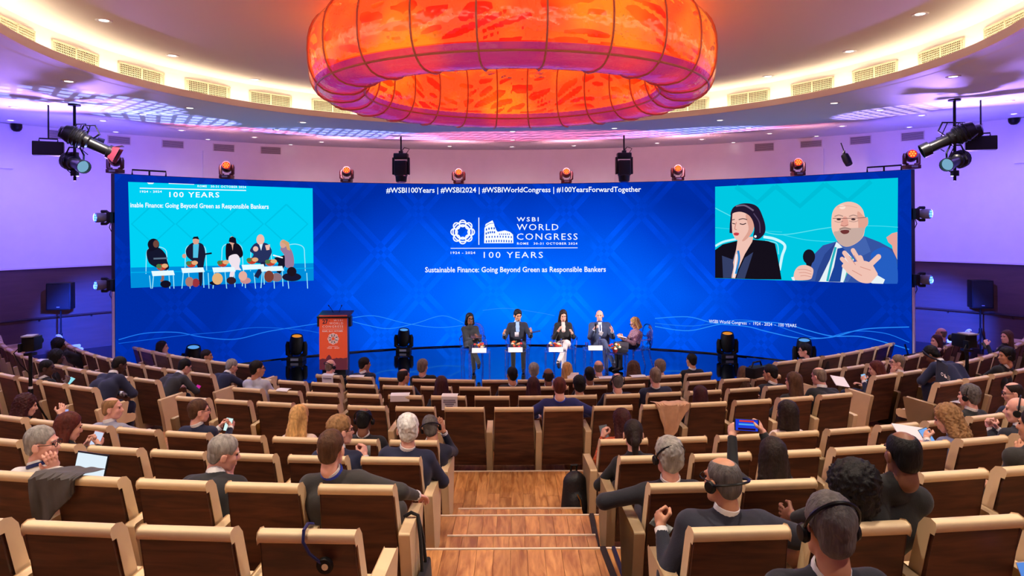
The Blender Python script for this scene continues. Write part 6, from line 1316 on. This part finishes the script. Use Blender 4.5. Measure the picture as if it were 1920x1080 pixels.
for x, yb_, yt_, d, lab, side, wpx in ((57, 661, 628, 10.0, 'black video camera on a tall stand among the left seats', 'left', 22), (1813, 654, 624, 10.4, 'black video camera on a tall stand among the right seats', 'right', 26)):
    p = at_depth(x, yb_, d); h = at_depth(x, yt_, d).z - p.z; ww = wpx * d / FPX; fz = .5
    e = empty('video_camera', p, .2, lab, 'camera', 'cameras on stands'); MB().box((0, .05, h * .5), (ww, .26, h * .8)).build('camera_body', M_BLACK, e, bevel=.015); MB().lathe([(.04, 0), (.05, .02), (.052, .14), (.045, .14)], 14, Matrix.Rotation(-PI / 2, 3, 'X'), (0, .16, h * .5)).build('lens', M_BLACK, e, smooth=True)
    MB().box((0, -.02, h * .96), (ww * .9, .20, .02)).build('top_light', mat('camera_top', (150, 145, 160), .4), e, bevel=.004); MB().box((-ww * .5, -.10, h * .35), (.03, .10, h * .5)).build('side_handle', M_BLACK, e, bevel=.008); MB().tube([(-ww * .5, -.1, h * .4), (-ww * .9, -.14, .02), (-ww * .5, -.1, -.15), (0, -.02, -.3)], .008, 6).build('cable', M_BLACK, e, smooth=True)
    s = empty('camera_stand', (p.x, p.y, fz), 0, 'black stand under the video camera among the %s seats' % side, 'stand', 'camera stands'); tripod(s, p.z - fz, M_BLACK, .30, 3, .024); MB().lathe([(.026, p.z - fz - .52), (.028, p.z - fz - .52), (.028, p.z - fz - .48), (.026, p.z - fz - .48)], 10, caps=False).build('white_tape', M_BADGE, s); MB().box((0, 0, p.z - fz - .02), (.12, .12, .04)).build('head_plate', M_BLACKM, s, bevel=.006)
p = at_depth(1418, 697, 10.7); e = empty('camcorder', p, -.9, 'shoulder video camera pointed at the stage by the operator in the right aisle', 'camera'); MB().box((0, 0, 0), (.16, .36, .16)).build('camera_body', M_BLACK, e, bevel=.02); MB().lathe([(.05, 0), (.06, .03), (.062, .16), (.07, .18), (.06, .18)], 14, Matrix.Rotation(-PI / 2, 3, 'X'), (0, .18, .01)).build('lens', M_BLACK, e, smooth=True); MB().tube([(0, -.12, .08), (0, -.08, .15), (0, .1, .15), (0, .14, .08)], .014, 6).build('top_handle', M_BLACK, e, smooth=True); MB().box((-.10, .05, .05), (.05, .12, .05)).build('viewfinder', M_BLACK, e, bevel=.01)
# ------------------------------------------------------------------ things in the audience
M_PAPER = mat('paper_white', (240, 236, 240), .7); M_INK = mat('ink_grey', (120, 110, 130), .7)
def seat_empty(row, px): return min(SEATS[row], key=lambda s: abs(project(s[1] + Vector((0, 0, BACK_TOP)))[0] - px))
def sheet(row, px, label, xoff=0.0, w_=.21, back=.0, front=.14, lines=0, tilt=0.0):
    """a sheet of paper lying over the top of a seat back; back = length that hangs down behind"""
    a, loc, rz, so = seat_empty(row, px); e = empty('paper_sheet', loc + Matrix.Rotation(rz, 3, 'Z') @ Vector((xoff, 0, 0)), rz + tilt, label, 'paper', 'papers on the seats')
    prof = [(.02 + front, .885 - front * .25), (.05, .868), (.012, .862), (-.016, .848)]
    if back: prof += [(-.020 + .24 * (back * .5) * .6, .848 - back * .5), (-.022 + .24 * back * .6, .848 - back)]
    b = MB(); n = len(prof); b.add([(x, y, z) for y, z in prof for x in (-w_ / 2, w_ / 2)] + [(x, y + .0, z + .002) for y, z in prof for x in (-w_ / 2, w_ / 2)], [(2 * i, 2 * i + 2, 2 * i + 3, 2 * i + 1) for i in range(n - 1)] + [(2 * n + 2 * i, 2 * n + 2 * i + 1, 2 * n + 2 * i + 3, 2 * n + 2 * i + 2) for i in range(n - 1)])
    s = b.build('sheet', M_PAPER, e)
    for k in range(lines):
        z = .848 - back * (.25 + .6 * k / max(1, lines)); y = -.022 + .24 * (.848 - z) * .6 - .004; l = w_ * (.75, .8, .55, .4)[k % 4]
        MB().box((0, y, z), (l, .002, .014)).build('print_line', M_INK, e)
    return e
sheet('F1', 617, 'white sheet hanging over the seat of the bald man with headset', 0, .22, .19, .12, 1)
sheet('F1', 674, 'white sheet lying on the seat back before the lectern', -.05, .26, 0, .16, tilt=.2)
sheet('F3', 758, 'white sheet lying on a third row seat back left of centre', -.07, .26, .08, .10, tilt=.15)
sheet('F3', 839, 'printed white sheet hanging over a third row seat back', .02, .22, .19, .08, 4)
sheet('F3', 532, 'white paper lying on a third row seat back near the left aisle', -.02, .18, 0, .09)
sheet('F1', 1129, 'white sheet on the seat back of the bald man in the front row', .08, .26, 0, .12); sheet('F1', 1194, 'white sheet on the seat back of the curly haired woman', .05, .26, 0, .12)
sheet('F3', 70, 'white paper on a seat back beside the left video camera', 0, .26, 0, .20)
p, l_, rz = hand_at('F1', 1062, 1075, 712, .16, .86); tag(MB().box((0, 0, 0), (.20, .004, .26), Matrix.Rotation(-.6, 3, 'X')).build('paper_sheet', M_PAPER, None, loc=p), 'white programme sheet behind the blonde woman in the front row', 'paper')
def phone(px, py, row, seat, fwd, label, size=(.075, .15), tilt=0.3, spin=0.0, roll=0.0, screen=(235, 240, 255), s=1.0, back=False, z=.78, case=(30, 30, 34)):
    p, l_, rz = hand_at(row, seat, px, py, fwd, z); e = empty('smartphone', p, 0, label, 'phone', 'phones in hands'); d = (CAMP - p); yaw = math.atan2(d.x, -d.y)
    R = Matrix.Rotation(yaw * .8 + spin, 3, 'Z') @ Matrix.Rotation(-tilt, 3, 'X') @ Matrix.Rotation(roll, 3, 'Y'); e.rotation_euler = R.to_euler()
    MB().box((0, 0, 0), (size[0], .009, size[1])).build('case', mat('phone_case_%d' % case[0], case, .35), e, bevel=.004)
    if not back: MB().box((0, -.0052, 0), (size[0] * .9, .001, size[1] * .92)).build('screen', emat('phone_screen_%d_%d_%d' % screen, screen, s), e)
    else: MB().box((-.015, -.0055, size[1] * .33), (.03, .003, .03)).build('camera_bump', M_BLACK, e)
    return e
phone(428, 796, 'B1', 350, .64, 'white glowing phone held by the man with glasses and navy suit', (.078, .15), .35, roll=.25, screen=(214, 244, 240))
phone(180, 826, 'B2', 95, .68, 'white glowing phone held by the auburn haired woman', (.085, .17), .35, roll=.35, screen=(205, 215, 240), case=(200, 130, 120))
phone(131, 715, 'F4', 59, .58, 'pale blue phone in the hand of the man by the left camera', (.08, .15), .8, roll=.6, screen=(150, 225, 235))
phone(122, 772, 'B1', 17, .62, 'small lit phone in the raised hand of the curly haired woman', (.075, .06), .8, screen=(170, 180, 240))
phone(686, 848, 'B2', 592, .50, 'black phone in the hand of the light brown haired man', (.08, .12), .6, back=True)
phone(370, 728, 'F3', 270, .98, 'magenta phone held by the hunched man in charcoal suit', (.07, .12), .7, roll=.5, screen=(200, 40, 150), case=(150, 20, 110))
phone(1133, 812, 'B1', 1166, .50, 'grey phone held by the woman in the orange dress', (.085, .165), .3, roll=-.2, screen=(120, 112, 110), s=.6, case=(90, 88, 86))
ph = phone(1400, 797, 'B3', 1455, .66, 'phone filming the stage, held sideways in both hands', (.17, .085), .12, screen=(30, 60, 210), z=1.0)
MB().box((0, -.0062, .028), (.10, .001, .012)).build('picture', emat('phone_pic_red', (220, 60, 40), .9), ph); MB().box((0, -.0062, -.028), (.12, .001, .014)).build('picture', emat('phone_pic_dark', (60, 20, 50), .6), ph); MB().box((0, -.0062, .005), (.11, .001, .012)).build('picture', emat('phone_pic_cyan', (80, 170, 255), .9), ph)
phone(1738, 818, 'B2', 1860, .84, 'blue lit phone in the hand of the woman with wavy hair', (.085, .16), .5, roll=-.5, screen=(120, 170, 235))
phone(1620, 708, 'F3', 1662, .78, 'pale blue phone of the woman with bare knees', (.07, .12), .3, roll=-.3, screen=(150, 200, 240))
phone(1240, 986, 'B4', 1388, .46, 'black interpretation receiver in the hand of the heavy man', (.055, .12), 1.0, roll=-1.0, back=True)
phone(1846, 648, 'F3', 1893, .80, 'dark phone held by the woman near the right stand', (.07, .14), .4, roll=-.6, back=True)
phone(1922, 1072, 'B4', 1850, .3, 'corner of a white phone at the lower right edge', (.05, .09), .3, roll=-.3, screen=(90, 140, 220), case=(225, 205, 205), z=.9)
# laptop on the white shirted man's lap
p, l_, rz = hand_at('B3', 8, 163, 880, .62, .72); e = empty('laptop', p + Vector((0, 0, -.06)), -.35, 'open laptop with white page on the lap of the man in white shirt', 'laptop'); MB().box((0, -.10, -.045), (.32, .22, .016)).build('base', M_STEEL, e, bevel=.004); MB().box((0, .03, .06), (.32, .010, .22), Matrix.Rotation(-.25, 3, 'X')).build('lid', M_BLACKM, e, bevel=.004); MB().box((0, .0235, .06), (.30, .002, .20), Matrix.Rotation(-.25, 3, 'X')).build('screen', emat('laptop_page', (225, 240, 250), 1.0), e)
p, l_, rz = hand_at('F2', 1765, 1715, 664, .8, .62); e = empty('laptop', p, .8, 'dark laptop before the dark red haired woman at right', 'laptop'); MB().box((0, 0, 0), (.32, .22, .016)).build('base', M_BLACKM, e, bevel=.004); MB().box((0, .12, .10), (.32, .010, .21), Matrix.Rotation(-.3, 3, 'X')).build('lid', M_BLACKM, e, bevel=.004)
for x, y, row, seat, fw, lab, sz in ((1712, 815, 'B2', 1860, .95, 'stack of white papers held by the woman with wavy hair', (.34, .24)), (1785, 745, 'F4', 1783, .45, 'white paper on the seat at the right aisle', (.22, .22)), (1575, 715, 'F4', 1571, .75, 'white paper held by the grey haired man in black suit', (.2, .2))):
    p, l_, rz = hand_at(row, seat, x, y, fw, .66); tag(MB().box((0, 0, 0), (sz[0], sz[1], .008), Matrix.Rotation(.5, 3, 'X') @ Matrix.Rotation(.2, 3, 'Y')).build('paper_stack', M_PAPER, None, loc=p), lab, 'paper')
# garments thrown over seat backs
def draped(row, px, x0, x1, drop, fwd, m, name, label, cat, seed):
    a, loc, rz, so = seat_empty(row, px); r = random.Random(seed); nx, ny = 26, 22; vs = []; ph = [r.uniform(0, 6) for _ in range(6)]
    for i in range(nx + 1):
        s = i / nx; x = x0 + (x1 - x0) * s
        for j in range(ny + 1):
            t = j / ny; L = fwd + drop(s); q = t * L
            fold = .018 * math.sin(s * 15 + ph[0] + 2 * t) + .009 * math.sin(s * 26 + ph[1] - 3 * t) + .010 * math.sin(t * 9 + s * 8 + ph[2])
            if q < fwd: y = .02 + (fwd - q); z = .872 - (fwd - q) * .18 + .25 * fold * min(1, (fwd - q) * 10)
            else: d = q - fwd; y = -.022 + .24 * d * .5 - .012 - .014 + .6 * fold * min(1, d * 8) - .02 * math.sin(min(1, d * 3)); z = .866 - d
            vs.append((x + .5 * (-fold if q > fwd else 0) + (s - .5) * -.10 * max(0, t - .5), y, z))
    n = len(vs); vs += [(x, y + .010, z - .004) for x, y, z in vs]; fs = []
    for i in range(nx):
        for j in range(ny): k = i * (ny + 1) + j; fs += [(k, k + 1, k + ny + 2, k + ny + 1), (n + k, n + k + ny + 1, n + k + ny + 2, n + k + 1)]
    b = MB(); b.add(vs, fs); o = b.build(name, m, None, smooth=True, loc=loc); o.rotation_euler = (0, 0, rz); return tag(o, label, cat)
draped('F4', 1240, -.08, .34, lambda s: .10 + .30 * math.sin(PI * min(1, s * 1.15)) ** .8, .20, m_cloth((206, 160, 124)), 'draped_coat', 'camel coat thrown over a fourth row seat right of centre', 'coat', 3)
draped('B3', 170, -.38, -.02, lambda s: .38 - .28 * s, .22, m_cloth((74, 68, 66)), 'draped_jacket', 'grey jacket thrown over a seat beside the man in white shirt', 'jacket', 5)
# headset left hanging on an eighth row seat
a, loc, rz, so = seat_empty('B4', 571); e = empty('hanging_headset', loc + Matrix.Rotation(rz, 3, 'Z') @ Vector((.0, 0, 0)), rz, 'interpretation headset left hanging over an eighth row seat back', 'headset')
MB().tube([(.0, .10, .85), (-.01, .05, .873), (-.01, -.005, .865), (-.005, -.030, .82), (.02, -.016, .76), (.075, -.012, .715)], .008, 8).build('headband', mat('headband_blue', (34, 36, 80), .35), e, smooth=True); MB().lathe([(.012, .0), (.036, .004), (.042, .02), (.034, .034), (.010, .036)], 16, Matrix.Rotation(PI / 2, 3, 'X'), (.09, .016, .70)).build('ear_cup', M_BLACK, e, smooth=True); MB().lathe([(.001, .001), (.016, .0)], 12, Matrix.Rotation(PI / 2, 3, 'X'), (.095, -.021, .70), caps=False).build('pad', M_LEATHER, e)
# black tote bag on the arm of the seat by the stairs, rucksack on the steps
def seat_local(row, px, v): a, loc, rz, so = seat_empty(row, px); return loc + Matrix.Rotation(rz, 3, 'Z') @ Vector(v), rz
p, rz = seat_local('B3', 675, (.30, .24, 0)); e = empty('tote_bag', p, rz, 'black tote bag hanging by its handles from an armrest by the stairs', 'bag')
MB().box((.085, .0, .12), (.07, .30, .26), None, (.6, .95)).build('bag_body', m_cloth((18, 18, 22)), e, bevel=.03, segs=3)
for y in (-.07, .06): MB().tube([(.085, y, .24), (.07, y * .6, .42), (.045, 0, .58), (.0, 0, .598), (-.045, 0, .57)], .012, 6).build('handle', m_cloth((18, 18, 22)), e, smooth=True)
p = at_z(1080, 962, ROWS['B1'][1] + .05); e = empty('rucksack', (p.x, p.y + .05, ROWS['B1'][1] + .012), .2, 'black rucksack standing on the stairs beside the right seats', 'bag')
V, F = surface([('c', (0, 0, .10), (0, .02, .34), .12, .10), ('c', (-.06, 0, .08), (-.05, .02, .32), .09, .07), ('c', (.06, 0, .08), (.05, .02, .32), .09, .07), ('e', (0, -.09, .14), (.09, .05, .10))], .016, .04, [lambda X, Y, Z: (.0 - Z) + 0 * X]); mesh_np('bag_body', V, F, mat('black_nylon', (20, 18, 22), .55, bump=.3, bscale=40), e)
MB().tube([(-.03, .06, .42), (-.03, .05, .49), (.03, .05, .49), (.03, .06, .42)], .011, 6).build('grab_handle', M_BLACK, e, smooth=True); MB().tube([(.05, .10, .38), (.13, .13, .25), (.10, .12, .10)], .018, 6).build('shoulder_strap', M_BLACK, e, smooth=True); MB().tube([(-.02, -.135, .26), (.01, -.145, .2), (.02, -.14, .12)], .006, 6).build('zip', mat('zip_brass', (170, 120, 60), .3, .8), e, smooth=True)
# cables taped down the steps beside the right seats
for k, (off, wd, col, lab) in enumerate(((.70, .05, (18, 18, 22), 'wide black cable strip running down the right side of the stairs'), (.775, .035, (24, 26, 60), 'narrow dark blue cable strip running down the stairs by the right seats'))):
    pts = []; 
    for i, kk in enumerate(('B1', 'B2', 'B3', 'B4', 'B5')):
        z = ROWS[kk][1] + .016; ya = ROW_C - edges[kk]; nx_ = nexts[kk]; yb2 = ROW_C - nx_
        if i == 0: ya = yb2 + .35
        pts += [(ya - .002, z), (yb2 + .012, z)]
    vs = []; fs = []
    for (y, z) in pts: x = off + .03 * math.sin(y * 2 + k); vs += [(x - wd / 2, y, z - .003), (x + wd / 2, y, z - .003), (x + wd / 2 - .006, y, z + .012), (x - wd / 2 + .006, y, z + .012)]
    for i in range(len(pts) - 1): b = i * 4; fs += [(b + j, b + (j + 1) % 4, b + 4 + (j + 1) % 4, b + 4 + j) for j in range(4)]
    m = MB(); m.add(vs, fs); tag(m.build('cable_strip', mat('cable_%d' % k, col, .5)), lab, 'cable')
# printed cloth bag on the bending man's back
bm = [o for o in S.objects if o.get('label', '').startswith('man in navy suit bending over')][0]
p = ray_near(1772, 705, bm.location + Matrix.Rotation(bm.rotation_euler.z, 3, 'Z') @ Vector((.0, .38, .80))); e = empty('cloth_bag', p + (CAMP - p).normalized() * .17, .30, 'black cloth bag with white congress print slung over the bending man', 'bag')
MB().box((0, 0, 0), (.36, .035, .36), Matrix.Rotation(.5, 3, 'Y') @ Matrix.Rotation(-.35, 3, 'X')).build('bag_body', m_cloth((26, 28, 48)), e, bevel=.02, segs=3)
Rb = Matrix.Rotation(.5, 3, 'Y') @ Matrix.Rotation(-.35, 3, 'X')
def on_bag(name, v2, f): b = MB(); b.add([Rb @ Vector((x, -.028, z)) for x, z in v2], f); return b.build(name, MWB, e)
n = 16; on_bag('emblem', [(-.10 + r * math.cos(2 * PI * j / n), -.02 + r * math.sin(2 * PI * j / n)) for r in (.016, .026) for j in range(n)], [(j, n + j, n + (j + 1) % n, (j + 1) % n)[::-1] for j in range(n)])
on_bag('emblem', [(-.055, -.045), (.0, -.045), (.0, -.02), (-.03, -.015), (-.04, .01), (-.055, .0)], [(0, 1, 2, 3, 4, 5)])
for t, z in (('WSBI', .0), ('WORLD', -.025), ('CONGRESS', -.05)): v, f = text_fit(t, .015, .015 + .02 * len(t), .017, 1.1); on_bag('lettering', [(a, z + b) for a, b in v], f)
MB().tube([Rb @ Vector((-.12, -.02, .17)), Vector((-.22, .05, .28)), Vector((-.2, .2, .34))], .012, 6).build('strap', m_cloth((26, 28, 48)), e, smooth=True)
